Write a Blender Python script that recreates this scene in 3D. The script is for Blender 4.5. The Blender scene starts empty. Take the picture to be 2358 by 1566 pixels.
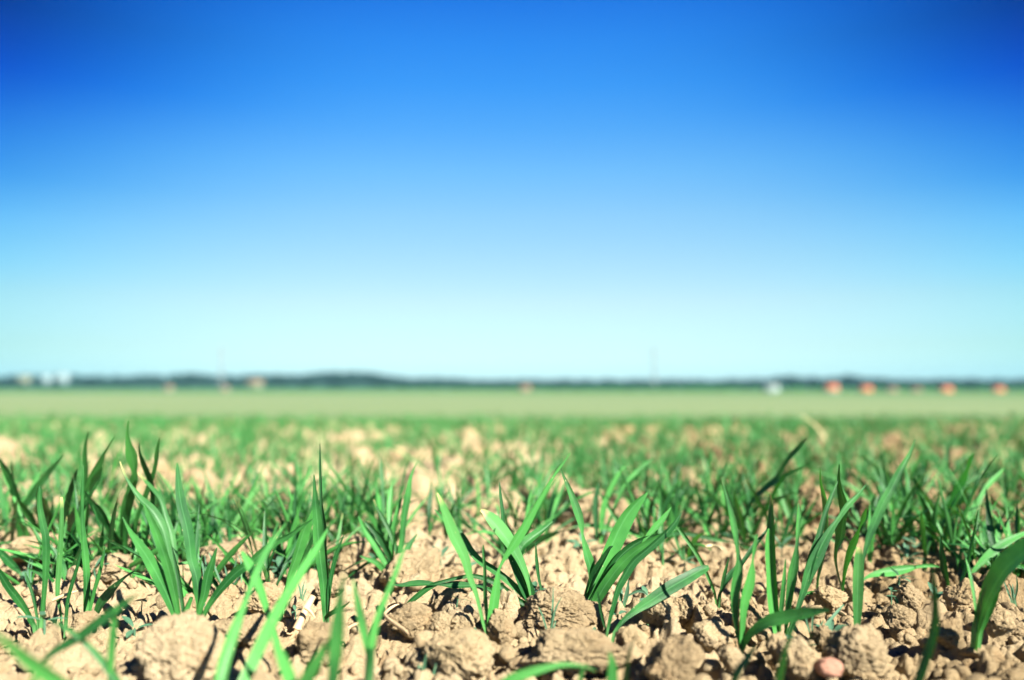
import bpy, math, random
import numpy as np
from mathutils import Vector, Matrix

random.seed(7)
RNG = np.random.default_rng(11)
S = bpy.context.scene
COL = S.collection
PI = math.pi

# ------------------------------------------------------------------ camera
W0, H0 = 2358.0, 1566.0
FPX = W0 * 28.0 / 36.0
CAMH = 0.15
HORIZON = 888.0
PITCH = math.atan((HORIZON - H0 / 2) / FPX)
CAM = np.array([0.0, 0.0, CAMH])
FWD = np.array([0, math.cos(PITCH), math.sin(PITCH)])
UP = np.array([0, -math.sin(PITCH), math.cos(PITCH)])
RIGHT = np.array([1.0, 0, 0])
cd = bpy.data.cameras.new('camera')
cam = bpy.data.objects.new('camera', cd)
COL.objects.link(cam)
cam.location = CAM
cam.rotation_euler = (PI / 2 + PITCH, 0, 0)
cd.lens = 28
cd.sensor_width = 36
cd.clip_start = 0.02
cd.clip_end = 8000
cd.dof.use_dof = True
cd.dof.focus_distance = 0.535
cd.dof.aperture_fstop = 3.2
S.camera = cam


def unproj(X, Y, d):
    return CAM + d * (FWD + RIGHT * (X - W0 / 2) / FPX + UP * (H0 / 2 - Y) / FPX)


# ------------------------------------------------------------------ noise
def _h(ix, iy, iz, seed):
    n = (ix.astype(np.int64) * 374761393 + iy.astype(np.int64) * 668265263 + iz.astype(np.int64) * 2147483647 + seed * 974634541) & 0xFFFFFFFF
    n = ((n ^ (n >> 13)) * 1274126177) & 0xFFFFFFFF
    n = ((n ^ (n >> 16)) * 2246822519) & 0xFFFFFFFF
    n = n ^ (n >> 15)
    return (n & 0xFFFFFF) / float(0x1000000)


def vnoise2(x, y, seed=0):
    ix, iy = np.floor(x), np.floor(y)
    fx, fy = x - ix, y - iy
    z = np.zeros(1, dtype=np.int64)
    ux, uy = fx * fx * fx * (fx * (fx * 6 - 15) + 10), fy * fy * fy * (fy * (fy * 6 - 15) + 10)
    a, b = _h(ix, iy, z, seed), _h(ix + 1, iy, z, seed)
    c, d = _h(ix, iy + 1, z, seed), _h(ix + 1, iy + 1, z, seed)
    return ((a * (1 - ux) + b * ux) * (1 - uy) + (c * (1 - ux) + d * ux) * uy) * 2 - 1


def fbm2(x, y, o=4, seed=0):
    s, a, t = 0, 1.0, 0
    for k in range(o):
        s = s + a * vnoise2(x * 2.03 ** k + 17.3 * k, y * 2.03 ** k - 9.1 * k, seed + k)
        t += a
        a *= 0.52
    return s / t


def vnoise3(p, seed=0):
    i = np.floor(p)
    f = p - i
    u = f * f * (3 - 2 * f)
    r = 0
    for dx in (0, 1):
        for dy in (0, 1):
            for dz in (0, 1):
                w = (u[:, 0] if dx else 1 - u[:, 0]) * (u[:, 1] if dy else 1 - u[:, 1]) * (u[:, 2] if dz else 1 - u[:, 2])
                r = r + w * _h(i[:, 0] + dx, i[:, 1] + dy, i[:, 2] + dz, seed)
    return r * 2 - 1


def fbm3(p, o=4, seed=0):
    s, a, t = 0, 1.0, 0
    for k in range(o):
        s = s + a * vnoise3(p * 2.03 ** k + 11.7 * k, seed + k)
        t += a
        a *= 0.52
    return s / t


def domes(x, y, cell, rmin, rmax, prob, seed):
    """crumb field: highest of the jittered rounded lumps round each point, 0..1"""
    gx, gy = x / cell, y / cell
    ix, iy = np.floor(gx), np.floor(gy)
    best = np.zeros_like(x)
    z = np.zeros(1, dtype=np.int64)
    for dx in (-1, 0, 1):
        for dy in (-1, 0, 1):
            cx, cy = ix + dx, iy + dy
            px = cx + _h(cx, cy, z, seed)
            py = cy + _h(cx, cy, z, seed + 1)
            on = _h(cx, cy, z, seed + 2) < prob
            r = rmin + (rmax - rmin) * _h(cx, cy, z, seed + 3)
            an = _h(cx, cy, z, seed + 4) * PI
            st = 0.65 + 0.35 * _h(cx, cy, z, seed + 5)
            ex, ey = gx - px, gy - py
            ca, sa = np.cos(an), np.sin(an)
            u = np.abs(ex * ca + ey * sa)
            w = np.abs(ey * ca - ex * sa) / st
            q = (0.55 * np.sqrt(u * u + w * w) + 0.45 * np.maximum(u, w) + 0.12 * (u + w)) / (r * 1.08)
            tx = _h(cx, cy, z, seed + 6) - .5
            ty = _h(cx, cy, z, seed + 7) - .5
            top = np.clip(1 + 0.75 * (tx * ex + ty * ey) / r, .3, 1.4)
            h = np.where(on & (q < 1), r / rmax * top * np.clip(1.9 * (1 - q), 0, 1) ** .72 * (1 - .25 * q * q), 0)
            best = np.maximum(best, h)
    return best


def smooth(a, b, x):
    t = np.clip((x - a) / (b - a), 0, 1)
    return t * t * (3 - 2 * t)


PROF_D = np.array([-4000, 1.0, 2.0, 3.5, 5.0, 7.0, 12, 20, 50, 120, 300, 700, 900, 1300, 4000.0])
PROF_Z = np.array([0, 0, -.015, -.045, -.085, -.2, -.62, -1.0, -1.75, -2.3, -3.2, -4.9, -3.0, -2.0, -1.0])


def prof(y):
    return np.interp(y, PROF_D, PROF_Z)


def soil(x, y):
    x = np.asarray(x, float)
    y = np.asarray(y, float)
    d = np.hypot(x, y)
    fade = 1 - smooth(7, 11, d)
    near = smooth(0.7, 1.1, d)
    wx = x + 0.012 * fbm2(x * 22, y * 22, 3, 50) + .006 * fbm2(x * 90, y * 90, 3, 57)
    wy = y + 0.012 * fbm2(x * 22 + 40, y * 22 - 7, 3, 60) + .006 * fbm2(x * 90 + 9, y * 90, 3, 67)
    h = 0.008 * fbm2(x * 5, y * 5, 3, 1)
    h = h + (0.28 + 0.72 * near) * 0.030 * domes(wx, wy, 0.105, 0.22, 0.5, 0.5, 100)
    h = h + (0.6 + 0.4 * near) * 0.018 * domes(wx, wy, 0.046, 0.25, 0.55, 0.7, 200)
    h = h + 0.0085 * domes(wx, wy, 0.021, 0.28, 0.58, 0.75, 300)
    h = h + 0.0048 * domes(wx, wy, 0.0095, 0.3, 0.6, 0.7, 400)
    n = fbm2(x * 60, y * 60, 4, 5)
    h = h + 0.004 * n - 0.006 * np.clip(1 - np.abs(fbm2(x * 30, y * 30, 3, 15)) * 6, 0, 1)
    h = h + 0.0020 * fbm2(x * 230, y * 230, 4, 25)
    return prof(y) + h * fade - 0.012 * fade


def on_ground(X, Y):
    """where the pixel's ray meets the smooth level of the field"""
    r = FWD + RIGHT * (X - W0 / 2) / FPX + UP * (H0 / 2 - Y) / FPX
    lo = np.geomspace(0.2, 3000, 4000)
    p = CAM[None] + lo[:, None] * r[None]
    under = p[:, 2] <= prof(p[:, 1])
    d = lo[np.argmax(under)] if under.any() else 3000.0
    return d, CAM + d * r


# ------------------------------------------------------------------ materials
def new_mat(name):
    m = bpy.data.materials.new(name)
    m.use_nodes = True
    nt = m.node_tree
    nt.nodes.clear()
    return m, nt, nt.nodes, nt.links


def N(nt, t, **kw):
    n = nt.nodes.new(t)
    for k, v in kw.items():
        if k in n.inputs:
            n.inputs[k].default_value = v
        else:
            setattr(n, k, v)
    return n


def ramp(nt, stops, fac=None, interp='LINEAR'):
    n = nt.nodes.new('ShaderNodeValToRGB')
    cr = n.color_ramp
    cr.interpolation = interp
    while len(cr.elements) < len(stops):
        cr.elements.new(0.5)
    for e, (p, c) in zip(cr.elements, stops):
        e.position = p
        e.color = (*c, 1) if len(c) == 3 else c
    if fac is not None:
        nt.links.new(fac, n.inputs[0])
    return n


def mixc(nt, fac, a, b, mode='MIX'):
    n = nt.nodes.new('ShaderNodeMix')
    n.data_type = 'RGBA'
    n.blend_type = mode
    for sock, v in ((n.inputs[0], fac), (n.inputs[6], a), (n.inputs[7], b)):
        if hasattr(v, 'is_output') or hasattr(v, 'links'):
            nt.links.new(v, sock)
        elif isinstance(v, (int, float)):
            sock.default_value = v
        else:
            sock.default_value = (*v, 1)
    return n.outputs[2]


def soil_mat(name, world):
    m, nt, nd, lk = new_mat(name)
    out = N(nt, 'ShaderNodeOutputMaterial')
    b = N(nt, 'ShaderNodeBsdfPrincipled', Roughness=0.95)
    b.inputs['Specular IOR Level'].default_value = 0.12
    pos = N(nt, 'ShaderNodeNewGeometry').outputs['Position']

    def noise(scale, detail=4, rough=0.6):
        n = N(nt, 'ShaderNodeTexNoise', Scale=scale, Detail=detail, Roughness=rough)
        lk.new(pos, n.inputs['Vector'])
        return n.outputs['Fac']
    big = ramp(nt, [(0.3, (0.40, 0.298, 0.165)), (0.5, (0.50, 0.388, 0.225)), (0.72, (0.59, 0.47, 0.295))], noise(9, 4))
    grain = ramp(nt, [(0.3, (0.70, 0.67, 0.63)), (0.46, (1, 1, 1)), (0.62, (1.0, 1.0, 1.0)), (0.75, (1.18, 1.16, 1.12))], noise(420, 5, 0.75))
    col = mixc(nt, 0.8, big.outputs[0], grain.outputs[0], 'MULTIPLY')
    warm = ramp(nt, [(0.55, (1, 1, 1)), (0.75, (1.06, .94, .86))], noise(55, 3))
    col = mixc(nt, 0.8, col, warm.outputs[0], 'MULTIPLY')
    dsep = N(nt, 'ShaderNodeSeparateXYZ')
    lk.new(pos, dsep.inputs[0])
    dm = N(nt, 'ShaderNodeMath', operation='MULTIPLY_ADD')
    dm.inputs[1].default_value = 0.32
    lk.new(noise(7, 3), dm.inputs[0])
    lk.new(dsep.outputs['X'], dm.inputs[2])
    damp_vignette = ramp(nt, [(0.27, (1, 1, 1)), (0.50, (0.74, 0.70, 0.64))], dm.outputs[0])  # browner damp soil to the right, with lens vignette painted into the colour
    col = mixc(nt, 1.0, col, damp_vignette.outputs[0], 'MULTIPLY')
    if world:
        geo = N(nt, 'ShaderNodeNewGeometry')
        sep = N(nt, 'ShaderNodeSeparateXYZ')
        lk.new(geo.outputs['Position'], sep.inputs[0])
        # the far crop: pale green drilled strips
        y = sep.outputs['Y']
        far = N(nt, 'ShaderNodeMapRange')
        far.inputs['From Min'].default_value = 8
        far.inputs['From Max'].default_value = 14
        lk.new(y, far.inputs['Value'])
        mp = N(nt, 'ShaderNodeMapping')
        mp.inputs['Scale'].default_value = (0.002, 0.016, 0.0)
        lk.new(geo.outputs['Position'], mp.inputs['Vector'])
        st = N(nt, 'ShaderNodeTexNoise', Scale=1.0, Detail=3, Roughness=0.55)
        lk.new(mp.outputs[0], st.inputs['Vector'])
        crop = ramp(nt, [(0.34, (0.092, 0.165, 0.066)), (0.5, (0.150, 0.212, 0.104)), (0.64, (0.215, 0.248, 0.148))], st.outputs['Fac'])
        sp = N(nt, 'ShaderNodeTexNoise', Scale=2.2, Detail=4, Roughness=0.7)
        lk.new(geo.outputs['Position'], sp.inputs['Vector'])
        spr = ramp(nt, [(0.35, (0.65, 0.8, 0.6)), (0.6, (1.1, 1.05, 1.1))], sp.outputs['Fac'])
        crop2 = mixc(nt, 0.7, crop.outputs[0], spr.outputs[0], 'MULTIPLY')
        # greener meadow strip towards the far hedges
        mead = N(nt, 'ShaderNodeMapRange')
        mead.inputs['From Min'].default_value = 330
        mead.inputs['From Max'].default_value = 560
        lk.new(y, mead.inputs['Value'])
        ew = N(nt, 'ShaderNodeMapRange')
        ew.inputs['From Min'].default_value = -0.15
        ew.inputs['From Max'].default_value = 0.75
        sl = N(nt, 'ShaderNodeMath', operation='DIVIDE')
        lk.new(sep.outputs['X'], sl.inputs[0])
        sl.inputs[1].default_value = 420.0
        lk.new(sl.outputs[0], ew.inputs['Value'])
        lush = mixc(nt, ew.outputs[0], (1.12, 1.06, 1.0), (0.62, 0.80, 0.62))
        crop2 = mixc(nt, 1.0, crop2, lush, 'MULTIPLY')
        crop2 = mixc(nt, mead.outputs[0], crop2, (0.060, 0.170, 0.04))
        col = mixc(nt, far.outputs[0], col, crop2)
    else:
        oi = N(nt, 'ShaderNodeObjectInfo')
        rr = ramp(nt, [(0, (0.86, 0.84, 0.82)), (0.6, (1, 1, 1)), (1, (1.12, 1.1, 1.06))], oi.outputs['Random'])
        col = mixc(nt, 1.0, col, rr.outputs[0], 'MULTIPLY')
    lk.new(col, b.inputs['Base Color'])
    n1, n2, n3 = noise(190, 6, 0.72), noise(700, 4, 0.7), noise(60, 4, .6)
    bp1 = N(nt, 'ShaderNodeBump', Strength=1.0, Distance=0.0070)
    lk.new(n1, bp1.inputs['Height'])
    bp2 = N(nt, 'ShaderNodeBump', Strength=0.9, Distance=0.0012)
    lk.new(n2, bp2.inputs['Height'])
    lk.new(bp1.outputs[0], bp2.inputs['Normal'])
    lk.new(bp2.outputs[0], b.inputs['Normal'])
    lk.new(b.outputs[0], out.inputs[0])
    return m


def leaf_mat(name, cols, tip=None, trans=0.17):
    """cols: darker and lighter blade colour; the blade's own uv: u across, v along"""
    m, nt, nd, lk = new_mat(name)
    out = N(nt, 'ShaderNodeOutputMaterial')
    b = N(nt, 'ShaderNodeBsdfPrincipled', Roughness=0.43)
    b.inputs['Specular IOR Level'].default_value = 0.4
    t = N(nt, 'ShaderNodeBsdfTranslucent')
    mx = N(nt, 'ShaderNodeMixShader')
    mx.inputs[0].default_value = trans
    uv = N(nt, 'ShaderNodeUVMap')
    uv.uv_map = 'UVMap'
    sep = N(nt, 'ShaderNodeSeparateXYZ')
    lk.new(uv.outputs[0], sep.inputs[0])
    oi = N(nt, 'ShaderNodeObjectInfo')
    geo = N(nt, 'ShaderNodeNewGeometry')
    n = N(nt, 'ShaderNodeTexNoise', Scale=45.0, Detail=3)
    lk.new(geo.outputs['Position'], n.inputs['Vector'])
    add = N(nt, 'ShaderNodeMath', operation='ADD')
    lk.new(n.outputs['Fac'], add.inputs[0])
    sub = N(nt, 'ShaderNodeMath', operation='MULTIPLY_ADD')
    sub.inputs[1].default_value = 0.8
    sub.inputs[2].default_value = -0.4
    lk.new(oi.outputs['Random'], sub.inputs[0])
    lk.new(sub.outputs[0], add.inputs[1])
    base = ramp(nt, [(0.25, cols[0]), (0.75, cols[1])], add.outputs[0])
    # parallel veins
    vm = N(nt, 'ShaderNodeMath', operation='MULTIPLY')
    vm.inputs[1].default_value = 2 * PI * 13
    lk.new(sep.outputs['X'], vm.inputs[0])
    vs = N(nt, 'ShaderNodeMath', operation='SINE')
    lk.new(vm.outputs[0], vs.inputs[0])
    vr = ramp(nt, [(0.0, (0.92, 0.93, 0.92)), (1.0, (1.06, 1.05, 1.06))], None)
    v01 = N(nt, 'ShaderNodeMath', operation='MULTIPLY_ADD')
    v01.inputs[1].default_value = 0.5
    v01.inputs[2].default_value = 0.5
    lk.new(vs.outputs[0], v01.inputs[0])
    lk.new(v01.outputs[0], vr.inputs[0])
    col = mixc(nt, 0.8, base.outputs[0], vr.outputs[0], 'MULTIPLY')
    # paler midrib
    mid = ramp(nt, [(0.44, (0, 0, 0)), (0.5, (1, 1, 1)), (0.56, (0, 0, 0))], sep.outputs['X'])
    mm = N(nt, 'ShaderNodeMath', operation='MULTIPLY')
    mm.inputs[1].default_value = 0.30
    lk.new(mid.outputs[0], mm.inputs[0])
    col = mixc(nt, mm.outputs[0], col, (0.16, 0.42, 0.17))
    # pale sheath end, a few dry flecks
    low = ramp(nt, [(0.0, (1, 1, 1)), (0.10, (0, 0, 0))], sep.outputs['Y'])
    lm = N(nt, 'ShaderNodeMath', operation='MULTIPLY')
    lm.inputs[1].default_value = 0.55
    lk.new(low.outputs[0], lm.inputs[0])
    col = mixc(nt, lm.outputs[0], col, (0.20, 0.44, 0.16))
    mpf = N(nt, 'ShaderNodeMapping')
    mpf.inputs['Scale'].default_value = (420, 420, 210)
    lk.new(geo.outputs['Position'], mpf.inputs['Vector'])
    fl = N(nt, 'ShaderNodeTexNoise', Scale=1.0, Detail=2)
    lk.new(mpf.outputs[0], fl.inputs['Vector'])
    fr = ramp(nt, [(0.74, (0, 0, 0)), (0.80, (1, 1, 1))], fl.outputs['Fac'])
    col = mixc(nt, fr.outputs[0], col, (0.42, 0.46, 0.22))
    if tip:
        tr = ramp(nt, [(tip[1], (0, 0, 0)), (1.0, (1, 1, 1))], sep.outputs['Y'])
        col = mixc(nt, tr.outputs[0], col, tip[0])
    lk.new(col, b.inputs['Base Color'])
    tc = mixc(nt, 1.0, col, (0.75, 1.25, 0.32), 'MULTIPLY')
    lk.new(tc, t.inputs['Color'])
    bp = N(nt, 'ShaderNodeBump', Strength=0.35, Distance=0.0004)
    lk.new(vs.outputs[0], bp.inputs['Height'])
    lk.new(bp.outputs[0], b.inputs['Normal'])
    lk.new(b.outputs[0], mx.inputs[1])
    lk.new(t.outputs[0], mx.inputs[2])
    lk.new(mx.outputs[0], out.inputs[0])
    return m


def plain_mat(name, c, rough=0.7, var=0.2, scale=30.0, bump=0.0, bscale=200.0, spec=0.3, world=False):
    m, nt, nd, lk = new_mat(name)
    out = N(nt, 'ShaderNodeOutputMaterial')
    b = N(nt, 'ShaderNodeBsdfPrincipled', Roughness=rough)
    b.inputs['Specular IOR Level'].default_value = spec
    tc = N(nt, 'ShaderNodeTexCoord').outputs['Object'] if not world else N(nt, 'ShaderNodeNewGeometry').outputs['Position']
    n = N(nt, 'ShaderNodeTexNoise', Scale=scale, Detail=4)
    lk.new(tc, n.inputs['Vector'])
    lo = tuple(v * (1 - var) for v in c)
    hi = tuple(v * (1 + var) for v in c)
    r = ramp(nt, [(0.3, lo), (0.7, hi)], n.outputs['Fac'])
    lk.new(r.outputs[0], b.inputs['Base Color'])
    if bump:
        n2 = N(nt, 'ShaderNodeTexNoise', Scale=bscale, Detail=4)
        lk.new(tc, n2.inputs['Vector'])
        bp = N(nt, 'ShaderNodeBump', Strength=0.8, Distance=bump)
        lk.new(n2.outputs['Fac'], bp.inputs['Height'])
        lk.new(bp.outputs[0], b.inputs['Normal'])
    lk.new(b.outputs[0], out.inputs[0])
    return m


M = {}
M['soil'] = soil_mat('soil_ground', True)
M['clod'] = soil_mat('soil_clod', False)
G0, G1 = (0.013, 0.090, 0.018), (0.064, 0.272, 0.052)
M['leaf'] = leaf_mat('wheat_leaf', (G0, G1))
M['leaf_bright'] = leaf_mat('wheat_leaf_bright', ((0.040, 0.185, 0.040), (0.115, 0.375, 0.095)))  # same leaf, lightness painted in to offset self-shadowing in the far crop
M['leaf_tip'] = leaf_mat('wheat_leaf_yellow_tip', ((0.030, 0.13, 0.030), (0.080, 0.26, 0.062)), ((0.55, 0.50, 0.20), 0.90))
M['weed'] = leaf_mat('weed_leaf', ((0.06, 0.16, 0.085), (0.11, 0.24, 0.14)), trans=0.25)
M['straw'] = plain_mat('dry_straw', (0.56, 0.40, 0.22), 0.7, 0.25, 60, 0.0006, 300)
M['straw_pale'] = plain_mat('pale_straw', (0.60, 0.50, 0.27), 0.6, 0.2, 40)
M['pebble'] = plain_mat('pink_pebble', (0.46, 0.235, 0.155), 0.75, 0.35, 120, 0.0007, 400)


# ------------------------------------------------------------------ mesh helpers
def mesh_np(name, verts, faces, uv=None, smooth_=True, mats=()):
    me = bpy.data.meshes.new(name)
    v = np.asarray(verts, dtype=np.float32).reshape(-1, 3)
    f = np.asarray(faces, dtype=np.int32)
    k = f.shape[1]
    me.vertices.add(len(v))
    me.vertices.foreach_set('co', v.ravel())
    me.loops.add(f.size)
    me.loops.foreach_set('vertex_index', f.ravel())
    me.polygons.add(len(f))
    me.polygons.foreach_set('loop_start', np.arange(len(f), dtype=np.int32) * k)
    if smooth_:
        me.polygons.foreach_set('use_smooth', np.ones(len(f), dtype=bool))
    if uv is not None:
        u = me.uv_layers.new(name='UVMap')
        u.data.foreach_set('uv', np.asarray(uv, dtype=np.float32)[f.ravel()].ravel())
    for m in mats:
        me.materials.append(m)
    me.update(calc_edges=True)
    me.validate()
    return me


def link(name, me, parent=None, loc=None):
    o = bpy.data.objects.new(name, me)
    COL.objects.link(o)
    if parent is not None:
        o.parent = parent
    if loc is not None:
        o.location = loc
    return o


def tag(o, label=None, cat=None, group=None, kind=None):
    if label:
        o['label'] = label
    if cat:
        o['category'] = cat
    if group:
        o['group'] = group
    if kind:
        o['kind'] = kind
    return o


def catmull(P, n):
    P = np.asarray(P, float)
    if len(P) < 3:
        t = np.linspace(0, 1, n)[:, None]
        return P[0] * (1 - t) + P[-1] * t
    Q = np.vstack([2 * P[0] - P[1], P, 2 * P[-1] - P[-2]])
    seg = np.linalg.norm(np.diff(P[:, :3], axis=0), axis=1)
    cum = np.concatenate([[0], np.cumsum(seg)])
    cum /= cum[-1]
    out = []
    for t in np.linspace(0, 1, n):
        k = min(np.searchsorted(cum, t, side='right') - 1, len(P) - 2)
        u = (t - cum[k]) / max(cum[k + 1] - cum[k], 1e-9)
        p0, p1, p2, p3 = Q[k], Q[k + 1], Q[k + 2], Q[k + 3]
        out.append(0.5 * (2 * p1 + (p2 - p0) * u + (2 * p0 - 5 * p1 + 4 * p2 - p3) * u * u + (3 * p1 - p0 - 3 * p2 + p3) * u ** 3))
    return np.array(out)


def norm(a):
    return a / np.maximum(np.linalg.norm(a, axis=-1, keepdims=True), 1e-12)


US = np.array([-1, -0.55, 0, 0.55, 1.0])


def strip(C, w, face, yaw=0.0, twist=0.0, fold=0.13, us=US, wav=0.0):
    """a blade: centre line C (n,3), widths w (n,), side it faces, turned by yaw and twisted along its length"""
    n = len(C)
    T = norm(np.gradient(C, axis=0))
    V = norm(np.asarray(face, float) + np.zeros_like(C))
    Sd = norm(np.cross(T, V))
    Nn = np.cross(Sd, T)
    s = np.linspace(0, 1, n)
    a = np.radians(yaw + twist * (s - 0.4))[:, None]
    S2 = np.cos(a) * Sd - np.sin(a) * Nn
    N2 = np.cos(a) * Nn + np.sin(a) * Sd
    verts, uv = [], []
    for i in range(n):
        for u in us:
            ww = w[i] * (1 + wav * math.sin(9 * s[i] + 3 * u))
            verts.append(C[i] + S2[i] * u * ww / 2 + N2[i] * fold * w[i] * (abs(u) ** 1.4))
            uv.append((u * 0.5 + 0.5, s[i]))
    k = len(us)
    f = [(i * k + j, i * k + j + 1, (i + 1) * k + j + 1, (i + 1) * k + j) for i in range(n - 1) for j in range(k - 1)]
    return np.array(verts), np.array(f), np.array(uv)


def tube(C, r, k=7, capped=True):
    C = np.asarray(C, float)
    n = len(C)
    r = np.broadcast_to(np.asarray(r, float), (n,))
    T = norm(np.gradient(C, axis=0))
    ref = np.array([0.13, 0.9, 0.41])
    A = norm(np.cross(T, ref))
    B = np.cross(T, A)
    an = np.arange(k) * 2 * PI / k
    v = (C[:, None] + r[:, None, None] * (np.cos(an)[None, :, None] * A[:, None] + np.sin(an)[None, :, None] * B[:, None])).reshape(-1, 3)
    f = [(i * k + j, i * k + (j + 1) % k, (i + 1) * k + (j + 1) % k, (i + 1) * k + j) for i in range(n - 1) for j in range(k)]
    uv = np.array([(j / k, i / (n - 1)) for i in range(n) for j in range(k)])
    if capped:
        v = np.vstack([v, C[:1], C[-1:]])
        uv = np.vstack([uv, [[.5, 0]], [[.5, 1]]])
        a, b = len(v) - 2, len(v) - 1
        f += [(j, a, a, (j + 1) % k) for j in range(0)]
        f += [((j + 1) % k, j, a, a) for j in range(0)]
    return v, np.array(f), uv


def empty(name, loc):
    o = bpy.data.objects.new(name, None)
    COL.objects.link(o)
    o.empty_display_size = 0.01
    o.location = loc
    return o


# ------------------------------------------------------------------ ground sheet
def build_ground():
    r1 = np.geomspace(0.03, 0.28, 40, endpoint=False)
    r2 = np.geomspace(0.28, 1.3, 640, endpoint=False)
    r3 = np.geomspace(1.3, 7.5, 360, endpoint=False)
    r4 = np.geomspace(7.5, 5000, 110)
    r = np.concatenate([r1, r2, r3, r4])
    front = np.radians(np.linspace(-52, 52, 975))
    back = np.radians(np.linspace(52, 308, 90)[1:-1])
    a = np.concatenate([front, back])
    nr, na = len(r), len(a)
    R, A = np.meshgrid(r, a, indexing='ij')
    x, y = R * np.sin(A), R * np.cos(A)
    z = soil(x.ravel(), y.ravel()).reshape(x.shape)
    v = np.stack([x, y, z], -1).reshape(-1, 3)
    i, j = np.meshgrid(np.arange(nr - 1), np.arange(na), indexing='ij')
    j2 = (j + 1) % na
    f = np.stack([i * na + j, (i + 1) * na + j, (i + 1) * na + j2, i * na + j2], -1).reshape(-1, 4)
    # close the middle under the camera
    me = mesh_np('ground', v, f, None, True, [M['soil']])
    o = link('ground', me)
    tag(o, 'dry crumbly tan field soil running out into a pale green crop', None, None, 'structure')
    return o


build_ground()


# ------------------------------------------------------------------ clods
def ico(sub):
    import bmesh
    bm = bmesh.new()
    bmesh.ops.create_icosphere(bm, subdivisions=sub, radius=1.0)
    v = np.array([p.co[:] for p in bm.verts])
    f = np.array([[q.index for q in t.verts] for t in bm.faces])
    bm.free()
    return v, f


ICO = {k: ico(k) for k in (2, 3, 5, 6)}


def clod_shape(seed, sub=5, rough=1.0, rounded=0.0):
    v, f = ICO[sub]
    g = np.random.default_rng(seed)
    rad = np.ones(len(v)) * 1.15
    for k in range(11):
        n = norm(g.normal(size=3))
        h = g.uniform(0.66, 1.0) + 0.25 * rounded
        dot = v @ n
        rad = np.where(dot > 0.02, np.minimum(rad, h / np.maximum(dot, 0.02)), rad)
    d = v * rad[:, None]
    off = g.uniform(-50, 50, 3)
    if sub > 3:
        q = v + 0.22 * np.stack([vnoise3(v * 2.2 + off + k * 7, seed + k) for k in range(3)], -1)
        nb = 0.30 * fbm3(v * 1.25 + off, 3, seed) + rough * (0.12 * fbm3(q * 3.4 + off, 4, seed + 9))
        bil = np.abs(fbm3(q * 5.5 + off, 3, seed + 19))
        nb = nb + rough * (0.05 * np.clip(bil - 0.05, 0, .5) - 0.07 * np.clip(1 - bil * 9, 0, 1))
        pit = fbm3(v * 7 + off, 2, seed + 39)
        nb = nb - rough * 0.17 * smooth(0.26, 0.46, pit) + rough * (0.085 * fbm3(v * 13 + off, 4, seed + 29) - 0.06 * smooth(.25, .5, fbm3(v * 19 + off, 2, seed + 31)))
    else:
        nb = 0.2 * fbm3(v * 1.6 + off, 3, seed)
    return d * (1 + nb)[:, None], f


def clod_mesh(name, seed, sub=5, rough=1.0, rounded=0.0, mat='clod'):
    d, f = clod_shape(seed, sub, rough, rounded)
    return mesh_np(name, d, f, None, True, [M[mat]])


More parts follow.
